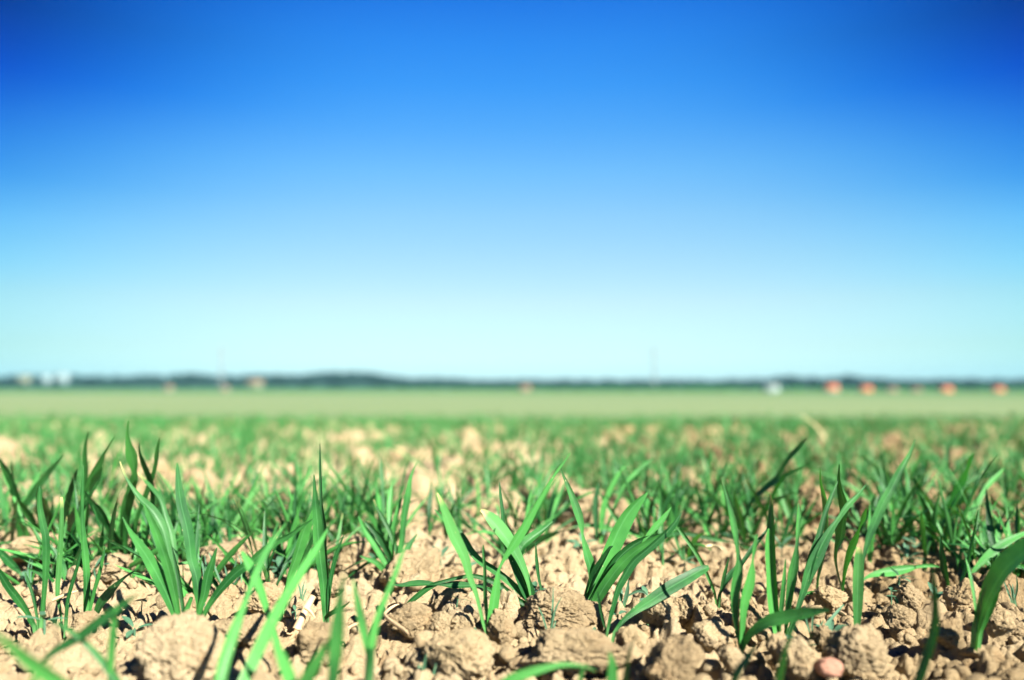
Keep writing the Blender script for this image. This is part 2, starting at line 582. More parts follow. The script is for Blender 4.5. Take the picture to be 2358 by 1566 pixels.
# each: centre x, foot y, width, height in the photo's own pixels, depth over width, label, how rounded
HERO_CLODS = [
    (1298, 1466, 215, 100, .8, 'large crumbly sunlit clod behind the hair-thin grass tuft, below the broad-bladed clump', .2, 6),
    (1330, 1560, 260, 92, .8, 'long low rounded clod lying in front of the crumbly clod with the thin grass tuft', .5, 6),
    (1045, 1562, 175, 100, .8, 'smooth pale flat-topped clod in front of the seedling with the yellow-tipped blade', .5, 6),
    (940, 1474, 100, 80, .9, 'dome-shaped clod beside the end of the fallen arching blade', .2, 5),
    (1010, 1470, 70, 62, .9, 'small knobbly clod between the dome-shaped clod and the yellow-tipped seedling', .1, 5),
    (1070, 1466, 66, 54, .9, 'small clod with a dark left side touching the yellow-tipped seedling', .1, 5),
    (1156, 1480, 70, 82, .9, 'upright clod just right of the yellow-tipped seedling, above a dark gap', .1, 5),
    (1063, 1416, 54, 46, .9, 'small pointed clod with a black shaded face under the arching blades', .0, 5),
    (1532, 1452, 92, 66, .9, 'angular clod under the long leaning blade, with a dark cast shadow', .0, 5),
    (1578, 1424, 62, 56, .9, 'angular clod right of the tip of the long leaning blade', .0, 5),
    (1450, 1512, 62, 72, .9, 'rough upright lump below the foot of the long leaning blade', .2, 5),
    (1562, 1590, 150, 122, .9, 'big brownish clod at the bottom edge, left of the two-blade seedling', .2, 6),
    (1650, 1500, 90, 62, .9, 'knobbly clod just left of the foot of the two-blade seedling', .1, 5),
    (1726, 1462, 66, 92, .9, 'tall flat-faced clod between the two-blade seedling and the upright clump', .0, 5),
    (1690, 1545, 64, 52, .9, 'small clod below the foot of the two-blade seedling', .2, 5),
    (1800, 1520, 62, 60, .9, 'brown clod in front of the upright clump, under the drooping blade', .2, 5),
    (1858, 1560, 110, 84, .9, 'broad brown lump left of the pink pebble', .3, 6),
    (1998, 1560, 165, 110, .8, 'large flat crusty clod in front of the blunt single blade', .3, 6),
    (1902, 1496, 56, 50, .9, 'brown clod right of the low fine-bladed tuft', .1, 5),
    (1922, 1412, 90, 62, .9, 'rough crust of soil left of the blunt single blade', .1, 5),
    (2112, 1412, 72, 66, .9, 'cracked clod beside the small grey-leaved weed', .1, 5),
    (2240, 1420, 90, 84, .9, 'tall dark-grained clod behind the thick green blade', .0, 5),
    (2195, 1490, 80, 66, .9, 'shaded clod right of the blurred upright blade', .2, 5),
    (2318, 1462, 70, 66, .9, 'round crumb right of the thick green blade', .2, 5),
    (2090, 1452, 90, 56, .9, 'low clod in front of the small grey-leaved weed', .2, 5),
    (378, 1600, 225, 168, .8, 'biggest smooth pale clod, blurred, under the foot of the blue-green fan-shaped clump', .6, 6),
    (545, 1500, 140, 80, .9, 'pale rounded clod right of the fan-shaped clump', .5, 6),
    (505, 1318, 160, 72, .9, 'sunlit crusty clod behind the long blade of the fan-shaped clump', .4, 5),
    (226, 1345, 120, 66, .9, 'sunlit clod behind the tall thin blade', .4, 5),
    (52, 1296, 120, 60, .9, 'flat-topped sunlit clod under the dark left clump', .4, 5),
    (190, 1450, 76, 36, .9, 'little clod beside the straw scrap', .4, 5),
    (720, 1530, 120, 90, .9, 'tan lump beside the dry stalk with roots', .3, 5),
    (600, 1420, 90, 70, .9, 'pale lump above the blurred crossing blades', .3, 5),
    (1352, 1222, 128, 108, .9, 'big pale boulder-like clod with a black shaded side, behind the broad-bladed clump', .3, 6),
    (1892, 1216, 100, 104, .9, 'big brown boulder-like clod behind the upright clump', .3, 6),
    (1430, 1214, 74, 70, .9, 'pale clod just right of the boulder-like clod with the black side', .4, 5),
    (868, 1026, 62, 46, .9, 'blurred pale clod standing far out in the rows, left of centre', .4, 5),
    (912, 1072, 62, 58, .9, 'blurred clod in front of the far-out pale clod', .4, 5),
    (988, 1068, 66, 54, .9, 'blurred brownish clod right of the far-out pale clod', .4, 5),
    (1072, 1020, 60, 44, .9, 'blurred tan clod out in the rows near the middle', .4, 5),
    (1138, 1014, 70, 40, .9, 'blurred wide clod out in the rows, right of the middle one', .4, 5),
    (2210, 1078, 120, 62, .9, 'wide tan clod behind the forked seedling', .4, 5),
    (70, 1012, 44, 50, .9, 'blurred reddish clod at the far left among the rows', .4, 5),
    (1905, 1090, 70, 66, .9, 'blurred clod at the foot of the bent straw', .3, 5),
]
clod_tint = {}
for i, (cx, fy, w, h, dep, lab, rnd, sub) in enumerate(HERO_CLODS):
    d, p = on_ground(cx, fy - 0.1 * h)
    k = .82 if fy < 1110 else 1.0
    wm, hm = w * k * d / FPX, h * k * d / FPX
    me = clod_mesh('soil_clod', 300 + i, sub, 1.0, rnd)
    co = np.array([v.co[:] for v in me.vertices])
    ext = co.max(0) - co.min(0)
    o = link('soil_clod', me)
    o.scale = (wm / ext[0], wm * dep / ext[1], (1.12 if fy > 1150 else 0.95) * hm / ext[2])
    o.rotation_euler = (random.uniform(-.12, .12), random.uniform(-.12, .12), random.uniform(-.3, .3))
    o.location = (p[0], p[1] + wm * dep * 0.42, prof(p[1]) + hm * 0.26)
    tag(o, lab, 'clod', 'soil clods on the field')

# the pebble
d, p = on_ground(1902, 1548)
me = clod_mesh('pebble', 4242, 5, 0.25, 0.9, 'pebble')
o = link('pebble', me)
wm = 54 * d / FPX
o.scale = (wm * .5, wm * .45, wm * .37)
o.location = (p[0], p[1] - .004, p[2] + wm * .28)
tag(o, 'smooth pink pebble half sunk in the brown soil', 'pebble')

# further clods in the rows, and crumbs too many to count
VAR = [clod_mesh('soil_clod', 900 + k, 5, 1.0, random.choice([0, .2, .4])) for k in range(18)]
hero_xy = []
for (cx, fy, w, h, *_r) in HERO_CLODS:
    d, p = on_ground(cx, fy)
    hero_xy.append((p[0], p[1], w * d / FPX * .5))


COLUMNS = ((85, 'the clump with the slanting spear'), (235, 'the tall twisted clump'), (330, 'the curling dark clump'), (560, 'the fan-shaped clump'), (690, 'the pale crooked blade'),
           (830, 'the needle-tipped seedling'), (970, 'the dense bushy clump'), (1110, 'the yellow-tipped seedling'), (1270, 'the arching clump'), (1450, 'the broad-bladed clump'),
           (1590, 'the leaning thick blade'), (1735, 'the narrow V seedling'), (1860, 'the upright stiff clump'), (2010, 'the stout straight blade'), (2170, 'the forked seedling'), (99999, 'the thick green blade'))


def behind(x, y):
    X = W0 / 2 + FPX * x / y
    return next(wd for lim, wd in COLUMNS if X < lim)


count = 0
tries = 0
while count < 175 and tries < 4000:
    tries += 1
    y = 0.40 + 3.9 * random.random() ** 1.9
    x = random.uniform(-0.74, 0.74) * y
    r = random.choice([0.008, 0.011, 0.014, 0.017, 0.022, 0.028]) * (1.0 if y < 1.0 else 1.35)
    if y < .62:
        r = min(r, .0095)
    if any((x - a) ** 2 + (y - b) ** 2 < (c + r) ** 2 * .8 for a, b, c in hero_xy):
        continue
    hero_xy.append((x, y, r))
    o = link('soil_clod', random.choice(VAR))
    o.scale = (r * random.uniform(.85, 1.2), r * random.uniform(.85, 1.2), r * random.uniform(.65, .95))
    o.rotation_euler = (random.uniform(-.5, .5), random.uniform(-.5, .5), random.uniform(0, 6.28))
    o.location = (x, y, float(soil(np.array([x]), np.array([y]))[0]) + r * .2)
    size = 'small' if r < .012 else ('large' if r > .02 else 'middling')
    band = 'in the sharp strip beside' if y < .6 else ('close behind' if y < .8 else ('some rows behind' if y < 1.5 else 'far behind'))
    flat = o.scale[2] / o.scale[0]
    look = 'flat' if flat < .7 else ('upright' if flat > .95 else 'round')
    tag(o, f'{size} {look} tan soil clod {band} {behind(x, y)}', 'clod', 'soil clods on the field')
    count += 1


def merge(parts):
    vs, fs, us = [], [], []
    n = 0
    for v, f, u in parts:
        vs.append(v)
        fs.append(f + n)
        if u is not None:
            us.append(u)
        n += len(v)
    return np.vstack(vs), np.vstack(fs), (np.vstack(us) if us else None)


def crumbs():
    tm = [clod_shape(700 + k, 3, 1, .2) for k in range(10)]
    ts = [clod_shape(740 + k, 2, 1, .2) for k in range(8)]
    parts = []
    n = 9000
    y = 0.33 + 3.0 * RNG.random(n) ** 2.6
    x = RNG.uniform(-0.76, 0.76, n) * y
    r = 0.0014 + 0.0056 * RNG.random(n) ** 2.8
    r = r * np.where(y > 1, 1.5, 1)
    z = soil(x, y)
    for i in range(n):
        v, f = random.choice(tm if r[i] > .0035 else ts)
        a = random.uniform(0, 6.28)
        c, s = math.cos(a), math.sin(a)
        q = v * np.array([r[i], r[i] * random.uniform(.7, 1.1), r[i] * random.uniform(.6, .95)])
        q = np.stack([q[:, 0] * c - q[:, 1] * s + x[i], q[:, 0] * s + q[:, 1] * c + y[i], q[:, 2] + z[i] + r[i] * .35], -1)
        parts.append((q, f, None))
    v, f, _ = merge(parts)
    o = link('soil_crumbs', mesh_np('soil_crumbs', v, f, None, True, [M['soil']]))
    tag(o, 'loose tan soil crumbs strewn over the field', 'soil', None, 'stuff')


crumbs()

# ------------------------------------------------------------------ traced seedlings
# ------------------------------------------------------------------ seedlings seen one by one
# blade: (yaw, lean of its tip away from the viewer in cm, twist, 'x,y,width ...' foot to tip in the photo's pixels); yaw > 0 turns its face to the sun
T_, Y_ = 'leaf', 'leaf_tip'
SEEDLINGS = [
 ('seedling with one long yellow-tipped blade and one twisted blade, before a dark gap', None, (1124, 1464), [
  (Y_, 30, -1, 10, '1124,1464,6 1114,1442,7 1105,1404,8 1095,1365,10 1082,1331,14 1068,1282,22 1045,1236,27 1030,1198,24 1018,1163,15 1006,1135,3'),
  (T_, 25, 1, 20, '1124,1466,5 1130,1432,18 1137,1385,23 1143,1346,17 1148,1312,6 1165,1280,10 1188,1244,21 1212,1205,18 1240,1155,12 1275,1095,8 1297,1065,6 1313,1043,2'),
  (T_, -45, 1, 10, '1123,1460,5 1123,1425,8 1119,1375,9 1117,1308,7 1114,1270,5 1113,1255,2')]),
 ('clump with two long blades arching flat to the left, behind the large crumbly clod', None, (1230, 1396), [
  (T_, 12, 1, 15, '1229,1396,18 1211,1352,32 1189,1300,27 1170,1255,19 1159,1212,10 1157,1180,9 1152,1140,7 1150,1110,2'),
  (Y_, 50, 0, -30, '1226,1393,12 1215,1340,14 1195,1290,18 1172,1250,24 1150,1220,26 1130,1196,22 1115,1180,10 1107,1175,3'),
  (T_, -30, 2, 10, '1222,1390,6 1195,1325,8 1200,1265,20 1225,1238,19 1250,1220,13 1277,1197,2'),
  (T_, 15, 2, 0, '1226,1390,14 1179,1346,16 1141,1316,16 1106,1293,15 1083,1267,15 1068,1240,13 1049,1217,10 1020,1194,9 1001,1173,2'),
  (T_, -15, 0, 30, '1228,1393,10 1198,1384,13 1152,1348,13 1114,1331,11 1083,1326,9 1049,1332,8 1020,1339,7 992,1350,12 963,1371,13 934,1396,8 922,1410,3'),
  (T_, 35, 0, 25, '1228,1400,16 1190,1398,24 1150,1370,16 1110,1352,5 1082,1349,11 1045,1349,17 1012,1347,5 985,1345,13 955,1346,17 925,1349,10 903,1347,2'),
  (T_, -40, 0, 0, '1230,1404,14 1205,1405,24 1172,1392,22 1145,1372,12 1128,1352,3')]),
 ('thin single upright seedling between the arching clump and the broad-bladed clump', None, (1252, 1378), [
  (T_, 20, 0, 0, '1254,1381,5 1242,1340,6 1236,1298,8 1234,1270,5 1234,1250,2')]),
 ('broad-bladed pale green clump fanning right, at the top of the large crumbly clod', None, (1353, 1392), [
  (T_, 38, 1, 5, '1349,1392,12 1365,1350,22 1385,1310,31 1405,1265,35 1425,1220,36 1447,1182,31 1470,1155,19 1491,1134,4'),
  (T_, -35, -.5, 0, '1345,1388,8 1358,1350,13 1372,1318,16 1388,1290,13 1405,1262,7 1411,1258,3'),
  (T_, 6, -1, 10, '1365,1398,18 1385,1362,25 1405,1332,25 1430,1300,23 1460,1272,20 1490,1252,16 1525,1232,10 1565,1214,2'),
  (T_, 40, 1, 0, '1358,1390,10 1392,1332,16 1425,1285,22 1455,1258,23 1485,1242,16 1520,1232,9 1550,1222,2'),
  (T_, 28, 1, -60, '1353,1386,8 1361,1333,16 1359,1304,22 1353,1284,21 1346,1255,12 1341,1230,5 1338,1209,12 1330,1179,17 1319,1148,14 1307,1117,9 1296,1092,4 1288,1069,1.5'),
  (T_, -20, 1, 20, '1362,1390,8 1420,1325,10 1459,1279,9 1476,1261,8 1487,1240,7 1507,1217,14 1526,1196,13 1545,1169,2')]),
 ('slender upright stem with a long bent blade, standing in front of the broad-bladed clump', None, (1397, 1456), [
  (T_, 45, 1, -25, '1397,1456,7 1403,1425,10 1412,1390,12 1422,1355,15 1438,1325,17 1460,1292,16 1495,1262,14 1535,1226,13 1555,1203,9 1569,1180,2'),
  (T_, -20, 0, 0, '1396,1453,4 1388,1425,6 1381,1390,6 1376,1362,2')]),
 ('single thick dull blade leaning far right, its blunt tip free over the clods', None, (1415, 1457), [
  (T_, -5, 2, 25, '1415,1457,8 1435,1430,11 1465,1405,17 1500,1382,25 1540,1355,29 1580,1332,27 1610,1315,22 1624,1309,16 1632,1306,8')]),
 ('two-blade seedling shaped like a narrow V with one blade drooping right over the soil', None, (1706, 1495), [
  (T_, 40, 0, -20, '1706,1495,11 1709,1440,13 1711,1400,17 1717,1370,20 1724,1345,20 1730,1315,14 1733,1290,4 1737,1260,8 1743,1230,2'),
  (T_, 5, 1, 35, '1704,1490,7 1696,1440,9 1692,1400,15 1693,1365,21 1698,1330,22 1702,1300,16 1700,1280,9 1695,1240,11 1690,1215,15 1683,1180,12 1675,1150,8 1668,1125,4 1663,1098,1.5'),
  (T_, -40, -3, 10, '1711,1497,8 1722,1470,15 1745,1448,21 1775,1432,26 1810,1424,28 1850,1416,24 1890,1408,14 1911,1406,3')]),
 ('upright clump of many stiff blades, one yellow-tipped, right of the narrow V seedling', None, (1800, 1460), [
  (T_, 35, 0, 10, '1788,1458,16 1780,1410,22 1774,1370,19 1770,1320,14 1767,1270,14 1768,1235,13 1770,1217,5'),
  (Y_, -30, 0, 5, '1793,1456,9 1787,1400,15 1781,1337,18 1778,1278,18 1776,1221,17 1776,1185,13 1776,1156,7 1773,1135,3'),
  (T_, 10, 0, 0, '1796,1440,6 1799,1400,10 1803,1360,10 1806,1327,8 1809,1288,2'),
  (T_, -25, 1, 60, '1809,1460,7 1815,1415,13 1820,1370,17 1827,1320,19 1832,1290,15 1835,1255,6 1838,1220,9 1840,1185,9 1839,1160,2'),
  (T_, 20, 2, 10, '1816,1463,8 1828,1430,9 1840,1390,11 1850,1360,15 1862,1320,23 1875,1290,27 1895,1250,22 1915,1215,14 1930,1195,10 1950,1165,14 1975,1140,9 1994,1116,2'),
  (T_, -10, 2, 15, '1812,1462,8 1840,1400,9 1855,1350,11 1868,1290,17 1885,1240,14 1898,1190,11 1912,1150,10 1922,1125,6 1929,1108,2'),
  (T_, 30, 1, 0, '1838,1395,4 1850,1370,7 1872,1364,7 1890,1368,5 1904,1374,2')]),
 ('thin-stemmed seedling with a dark twisted blade, behind and right of the upright clump', None, (1940, 1354), [
  (T_, -55, -3.5, 50, '1940,1354,7 1930,1315,8 1926,1285,10 1929,1260,12 1936,1240,21 1940,1215,22 1944,1190,14 1946,1170,17 1942,1150,15 1935,1125,9 1932,1100,5 1933,1069,1.5'),
  (T_, -35, -3.5, 30, '1942,1352,6 1948,1310,10 1960,1270,15 1972,1240,12 1980,1215,4 1990,1190,10 1995,1171,2'),
  (T_, -50, -3.5, 0, '1885,1330,6 1895,1290,9 1903,1240,9 1903,1169,12 1899,1140,10 1891,1110,5 1889,1078,1.5')]),
 ('single stout blade standing straight up with a blunt yellowish tip, at the right', None, (1972, 1460), [
  (Y_, 22, 0, 0, '1972,1461,9 1973,1430,16 1974,1390,21 1975,1340,23 1976,1300,22 1977,1278,18 1978,1266,13 1978,1260,6')]),
 ('tallest seedling at the right, a long straight blade slanting up over the field', None, (1981, 1330), [
  (T_, 12, 2, -40, '1981,1332,5 1985,1300,7 1995,1255,11 2005,1225,16 2020,1190,19 2035,1155,19 2050,1130,18 2060,1110,18 2075,1080,14 2095,1045,8 2108,1011,2')]),
 ('pale blade lying nearly flat to the right from behind the stout straight blade', None, (1986, 1336), [
  (T_, 5, 1, 35, '1978,1342,4 1992,1332,6 2015,1322,13 2050,1316,21 2085,1310,17 2110,1305,8 2135,1302,9 2155,1303,6 2165,1306,2')]),
 ('dark forked seedling like a Y with a tall twisted right arm', None, (2128, 1290), [
  ('stem', 0, 0, 0, '2128,1290,8 2133,1270,9 2138,1250,11 2143,1232,13'),
  (T_, 15, -4, 0, '2141,1245,10 2143,1228,14 2140,1212,15 2132,1180,14 2120,1145,13 2110,1118,11 2103,1101,5'),
  (T_, -60, -4, 20, '2142,1245,8 2148,1232,11 2160,1215,14 2172,1195,9 2190,1170,18 2210,1130,21 2222,1105,17 2228,1085,8 2235,1060,9 2243,1044,2'),
  (T_, -50, -4, 0, '2132,1288,6 2130,1250,9 2127,1210,10 2122,1180,2')]),
 ('greyish seedling behind the forked one, its tall blade bent to the right', None, (2178, 1264), [
  (T_, 15, 2, 20, '2176,1268,8 2185,1252,13 2205,1230,16 2225,1200,10 2235,1185,14 2250,1155,16 2265,1130,10 2280,1110,12 2300,1090,8 2312,1078,2'),
  (T_, -35, 0, 0, '2174,1266,6 2180,1235,10 2186,1200,9 2186,1180,2')]),
 ('short folded single blade under the forked seedling', None, (2183, 1340), [
  (T_, -25, 0, 40, '2183,1340,9 2176,1315,15 2172,1290,13 2168,1260,8 2166,1234,2')]),
 ('thin dark upright spike of a blade left of the thick green blade', None, (2208, 1352), [
  (T_, -35, 0, 0, '2208,1353,5 2225,1310,8 2235,1270,7 2245,1220,5 2253,1174,1.5')]),
 ('dull blade slanting out of the right edge above the thick green blade', None, (2234, 1326), [
  (T_, 5, 1, 0, '2234,1327,5 2250,1305,11 2280,1275,18 2315,1250,17 2358,1228,9 2400,1215,2')]),
 ('thick glossy green blade, blurred, bending out of the right edge', 0.455, (2252, 1456), [
  (T_, -50, -4, 10, '2249,1457,18 2262,1415,24 2275,1380,30 2295,1340,36 2320,1305,40 2355,1275,38 2400,1245,24 2430,1220,4'),
  (T_, 25, -1, 0, '2256,1452,12 2276,1400,20 2292,1355,18 2303,1330,8'),
  (T_, 15, 1, 0, '2248,1418,4 2241,1360,7 2231,1310,6 2224,1286,2')]),
 ('lone blurred upright blade in front of the shaded clod, at the right', 0.37, (2130, 1560), [
  (T_, -35, 0, 30, '2105,1610,26 2128,1540,28 2143,1490,24 2153,1450,21 2155,1400,18 2151,1345,13 2148,1308,2')]),
 ('near blurred almost black blade rising from the bottom edge into the drooping blade', 0.36, (1795, 1590), [
  (T_, -70, 0, 0, '1790,1620,40 1808,1530,32 1820,1475,20 1836,1435,13 1852,1400,3')]),
 ('near brownish dark blade leaning right at the bottom edge below the narrow V seedling', 0.37, (1690, 1580), [
  (T_, -60, 0, 0, '1680,1610,24 1700,1555,26 1722,1520,22 1736,1498,14 1742,1490,4')]),
 ('near blurred pair of blades, bright and dark, at the bottom edge below the leaning blade', 0.36, (1425, 1590), [
  (T_, 30, 0, 0, '1408,1620,26 1409,1560,30 1408,1525,22 1403,1502,5'),
  (T_, -65, 0, 0, '1440,1620,26 1446,1540,20 1456,1490,13 1467,1460,3')]),
 ('near blurred low arching blade along the bottom edge, before the long rounded clod', 0.36, (1160, 1590), [
  (T_, 0, 0, 0, '1130,1610,20 1165,1572,30 1210,1552,28 1260,1537,20 1300,1530,14 1345,1534,8 1372,1545,3'),
  (T_, -20, 0, 0, '1330,1610,14 1336,1570,14 1345,1540,9 1352,1526,3')]),
 ('blue-green fan-shaped clump of long blades on top of the biggest smooth clod', None, (432, 1452), [
  ('stem', 25, 0, 0, '417,1462,13 420,1440,14 425,1418,13 432,1398,11 441,1376,8'),
  (T_, 18, -1, 5, '413,1440,12 400,1405,20 380,1360,26 360,1320,28 340,1285,25 320,1255,19 298,1222,9 282,1190,2'),
  (T_, -15, -1, 10, '415,1444,8 408,1400,13 398,1350,18 385,1300,19 370,1255,18 355,1215,16 342,1185,11 332,1160,2'),
  (Y_, 35, 1, 10, '414,1440,8 402,1345,9 390,1280,11 378,1228,15 363,1195,19 345,1170,18 322,1148,14 301,1119,8 287,1094,5 276,1063,1.5'),
  (T_, 25, 1, -30, '455,1440,15 459,1400,17 457,1365,23 452,1327,21 440,1285,20 436,1247,21 429,1209,22 417,1161,20 411,1113,14 408,1066,3'),
  (T_, 15, 0, 0, '452,1436,8 462,1395,13 470,1370,17 478,1327,20 488,1295,14 499,1261,2'),
  (T_, -5, 0, 45, '463,1436,8 480,1397,13 510,1355,18 545,1318,22 575,1298,16 600,1275,19 630,1252,15 668,1232,11 697,1211,8 719,1196,2'),
  (T_, -45, 1, 0, '428,1440,8 420,1380,9 411,1325,10 402,1285,8 396,1260,2')]),
 ('upright stiff seedling with a needle-thin tall tip, right of the crossing blurred blades', None, (750, 1428), [
  (T_, 5, 0, -10, '750,1428,14 748,1390,17 744,1340,19 738,1290,21 733,1240,23 731,1205,21 726,1151,13 723,1094,3'),
  (T_, -45, 1, 15, '753,1426,8 757,1380,13 753,1330,15 748,1265,13 748,1228,13 745,1199,12 741,1161,6 740,1132,6 738,1075,5 737,1021,1.5'),
  (T_, 20, 0, 0, '755,1420,5 758,1356,9 768,1298,9 780,1262,7 792,1230,1.5'),
  (T_, 0, -2, 0, '748,1424,6 758,1415,10 772,1407,10 790,1398,6 806,1385,2')]),
 ('pale sunlit blade leaning against the stiff needle-tipped seedling', None, (652, 1386), [
  (T_, 40, 0, 0, '651,1388,8 668,1323,16 683,1279,20 698,1228,23 710,1199,14 719,1175,2')]),
 ('near blurred long diagonal blade crossing up to the needle-tipped seedling', 0.35, (560, 1590), [
  (T_, 5, 6, 10, '545,1610,38 575,1540,38 605,1475,36 632,1420,33 660,1370,28 690,1320,27 720,1275,22 742,1240,12 754,1218,3'),
  (T_, -10, 5, 20, '500,1610,38 518,1525,38 540,1455,32 560,1400,18 576,1357,14 594,1312,22 612,1272,18 638,1232,10 660,1203,2')]),
 ('near blurred pale crooked blade crossing the long diagonal blade', 0.42, (614, 1412), [
  (T_, 30, 0, 0, '640,1480,8 618,1420,12 602,1370,17 586,1330,20 570,1297,20 556,1270,6')]),
 ('near blurred blade leaning left from the bottom edge beneath the long diagonal blade', 0.34, (672, 1590), [
  (T_, 25, 0, 0, '690,1630,34 672,1580,36 655,1535,34 637,1490,22 622,1450,3')]),
 ('nearest bright green blade, half lit and half black, at the bottom edge', 0.33, (762, 1590), [
  (T_, 35, 0, -80, '755,1630,38 764,1560,38 770,1500,37 776,1440,32 782,1390,20 788,1350,11 794,1316,2'),
  (T_, 10, 0, 0, '660,1640,30 690,1590,42 722,1535,34 750,1488,20 765,1465,5')]),
 ('near blurred V-shaped pale seedling at the bottom, left of the dome-shaped clod', 0.37, (852, 1580), [
  ('stem', 15, 0, 0, '842,1640,26 847,1580,28 851,1530,27 854,1490,24'),
  (T_, 15, 0, 0, '850,1520,16 842,1475,21 832,1432,22 822,1380,17 812,1334,5'),
  (T_, 15, 1, 0, '853,1510,18 859,1465,23 869,1422,20 884,1384,17 900,1346,15 913,1313,15 923,1283,11 936,1250,2')]),
 ('dense bushy clump of thin blades above the dome-shaped clod, left of the middle', None, (907, 1320), [
  (T_, 40, 0, 20, '905,1320,8 886,1296,14 863,1259,16 838,1220,15 825,1189,3'),
  (Y_, -20, 1, 0, '907,1318,7 915,1278,9 901,1230,10 882,1192,8 868,1168,4 861,1150,1.5'),
  (T_, -35, 0, 20, '907,1317,8 897,1278,14 876,1240,13 852,1212,8 838,1198,2'),
  (T_, 5, 1, 30, '909,1321,9 918,1290,13 926,1240,12 930,1192,14 938,1144,16 945,1100,8 959,1066,2'),
  (T_, -15, 2, 0, '907,1315,6 900,1250,9 897,1182,12 899,1144,13 903,1112,2'),
  (T_, 0, -1, 10, '903,1330,8 890,1318,13 867,1296,12 845,1287,7 829,1280,2'),
  (T_, -40, 1, 10, '906,1316,6 904,1260,12 909,1210,11 920,1165,8 927,1145,2'),
  (T_, 20, 1, 0, '912,1318,7 925,1290,12 942,1255,12 960,1230,3')]),
 ('dark left clump of wide blades with one long slanting spear, at the left edge', None, (48, 1252), [
  (T_, -30, -4, 10, '56,1252,16 52,1215,20 43,1165,18 34,1128,14 19,1094,13 6,1069,9 -2,1053,2'),
  (T_, -5, -4, 0, '45,1252,8 41,1199,9 36,1152,10 30,1115,7 26,1062,1.5'),
  (T_, -20, -4, 20, '92,1252,10 84,1222,13 73,1196,15 57,1173,14 42,1150,5'),
  (T_, -50, -4, 15, '52,1250,9 56,1175,13 71,1150,15 86,1127,15 107,1100,13 126,1075,9 148,1047,1.5'),
  (T_, -60, -4, 0, '28,1254,8 33,1215,14 38,1180,12 40,1150,3'),
  (T_, -15, -4, 0, '0,1258,5 10,1240,8 20,1228,8 34,1219,2')]),
 ('blunt dark-tipped seedling between the slanting spear and the tall twisted clump', None, (112, 1258), [
  (T_, -55, -4, 0, '124,1258,10 122,1226,14 117,1196,19 111,1172,21 105,1152,13 101,1146,4'),
  (T_, -25, -4, 10, '104,1256,10 102,1235,13 96,1199,14 90,1161,12 91,1130,9 92,1122,3'),
  (T_, -10, -4, 0, '116,1256,5 118,1210,7 122,1144,1.5')]),
 ('tall twisted clump with broad dark blades and two long thin tips, at the left', None, (172, 1280), [
  (T_, -28, -4, 40, '180,1282,8 189,1215,10 193,1150,12 196,1105,10 198,1079,10 196,1056,9 197,1027,6 204,993,1.5'),
  (T_, -18, -4, 15, '176,1282,8 186,1200,10 196,1150,13 206,1120,15 217,1094,17 232,1063,13 243,1040,6 264,1005,1.5'),
  (T_, -63, -4, 40, '190,1284,9 200,1220,15 203,1171,13 207,1142,6 214,1124,16 226,1102,16 236,1076,2'),
  (T_, -58, -4, 10, '153,1280,10 162,1230,20 168,1199,18 182,1165,10 190,1150,2'),
  (T_, -8, -4, 10, '160,1284,10 172,1240,16 182,1200,14 190,1165,4'),
  (T_, -13, -4, 0, '140,1270,8 148,1200,12 160,1140,13 172,1100,9 178,1080,2'),
  (T_, 2, -4, 0, '150,1236,3 165,1205,9 185,1186,9 205,1176,6 218,1168,2')]),
 ('tall clump with ribbon-like curling dark blades, behind the fan-shaped clump', None, (286, 1300), [
  (T_, -53, -4, 90, '285,1302,10 283,1228,13 284,1195,13 288,1160,11 302,1128,14 312,1102,12 310,1088,8 308,1071,13 303,1046,16 297,1023,9 293,998,4 296,969,1.5'),
  (T_, -13, -4, 0, '287,1300,9 292,1200,13 300,1155,16 308,1125,13 312,1105,3'),
  (T_, -43, -4, 50, '288,1302,8 278,1258,12 266,1236,14 251,1213,9 239,1194,14 226,1175,16 209,1152,8 192,1128,1.5'),
  (T_, -33, -4, 20, '306,1290,6 310,1224,8 316,1195,9 329,1157,10 343,1123,11 358,1075,8 362,1040,8 368,1007,1.5'),
  (T_, -48, -4, 20, '330,1290,6 352,1160,9 350,1118,10 345,1100,11 333,1071,10 322,1042,4 320,1020,1.5'),
  (Y_, 35, 2, 10, '410,1342,8 402,1280,12 393,1228,14 381,1190,12 370,1153,10 354,1130,10 335,1109,8 316,1088,1.5')]),
 ('three-bladed thin tall seedling, blurred, left of the single straight bright one', 0.50, (98, 1432), [
  (T_, 10, 0, -10, '95,1432,10 100,1380,10 104,1330,12 106,1280,15 105,1238,15 97,1199,14 91,1161,11 92,1127,8 91,1120,3'),
  (T_, 5, -2, 10, '79,1442,10 48,1390,16 19,1352,16 0,1321,13 -25,1285,4'),
  (T_, -20, 0, 0, '88,1432,6 77,1375,6 66,1340,7 58,1318,2')]),
 ('thin seedling with a yellow-green blunt tip, left of the tall bright blade', None, (140, 1415), [
  (Y_, 20, 0, 0, '140,1415,5 132,1370,9 134,1320,11 137,1280,11 141,1209,9 142,1165,8 141,1145,5')]),
 ('tall bright straight single blade standing in front of the tall twisted clump', None, (199, 1411), [
  (T_, 25, 0, 5, '199,1413,15 199,1360,15 198,1310,14 194,1270,14 192,1238,11 189,1199,8 189,1152,7 190,1113,6 192,1072,2')]),
 ('two slim pale blades on either side of the tall bright straight blade', None, (165, 1430), [
  (T_, 30, 0, 0, '151,1432,8 155,1385,8 165,1345,8 178,1303,7 188,1265,2'),
  (T_, 30, 0, 0, '206,1410,6 215,1365,8 228,1320,8 237,1280,6 241,1258,1.5')]),
 ('short dark broad blade leaning right, beside the foot of the tall bright blade', None, (220, 1418), [
  (T_, -40, -1, 15, '219,1420,12 235,1388,20 255,1365,19 270,1347,11 290,1328,5 318,1310,3')]),
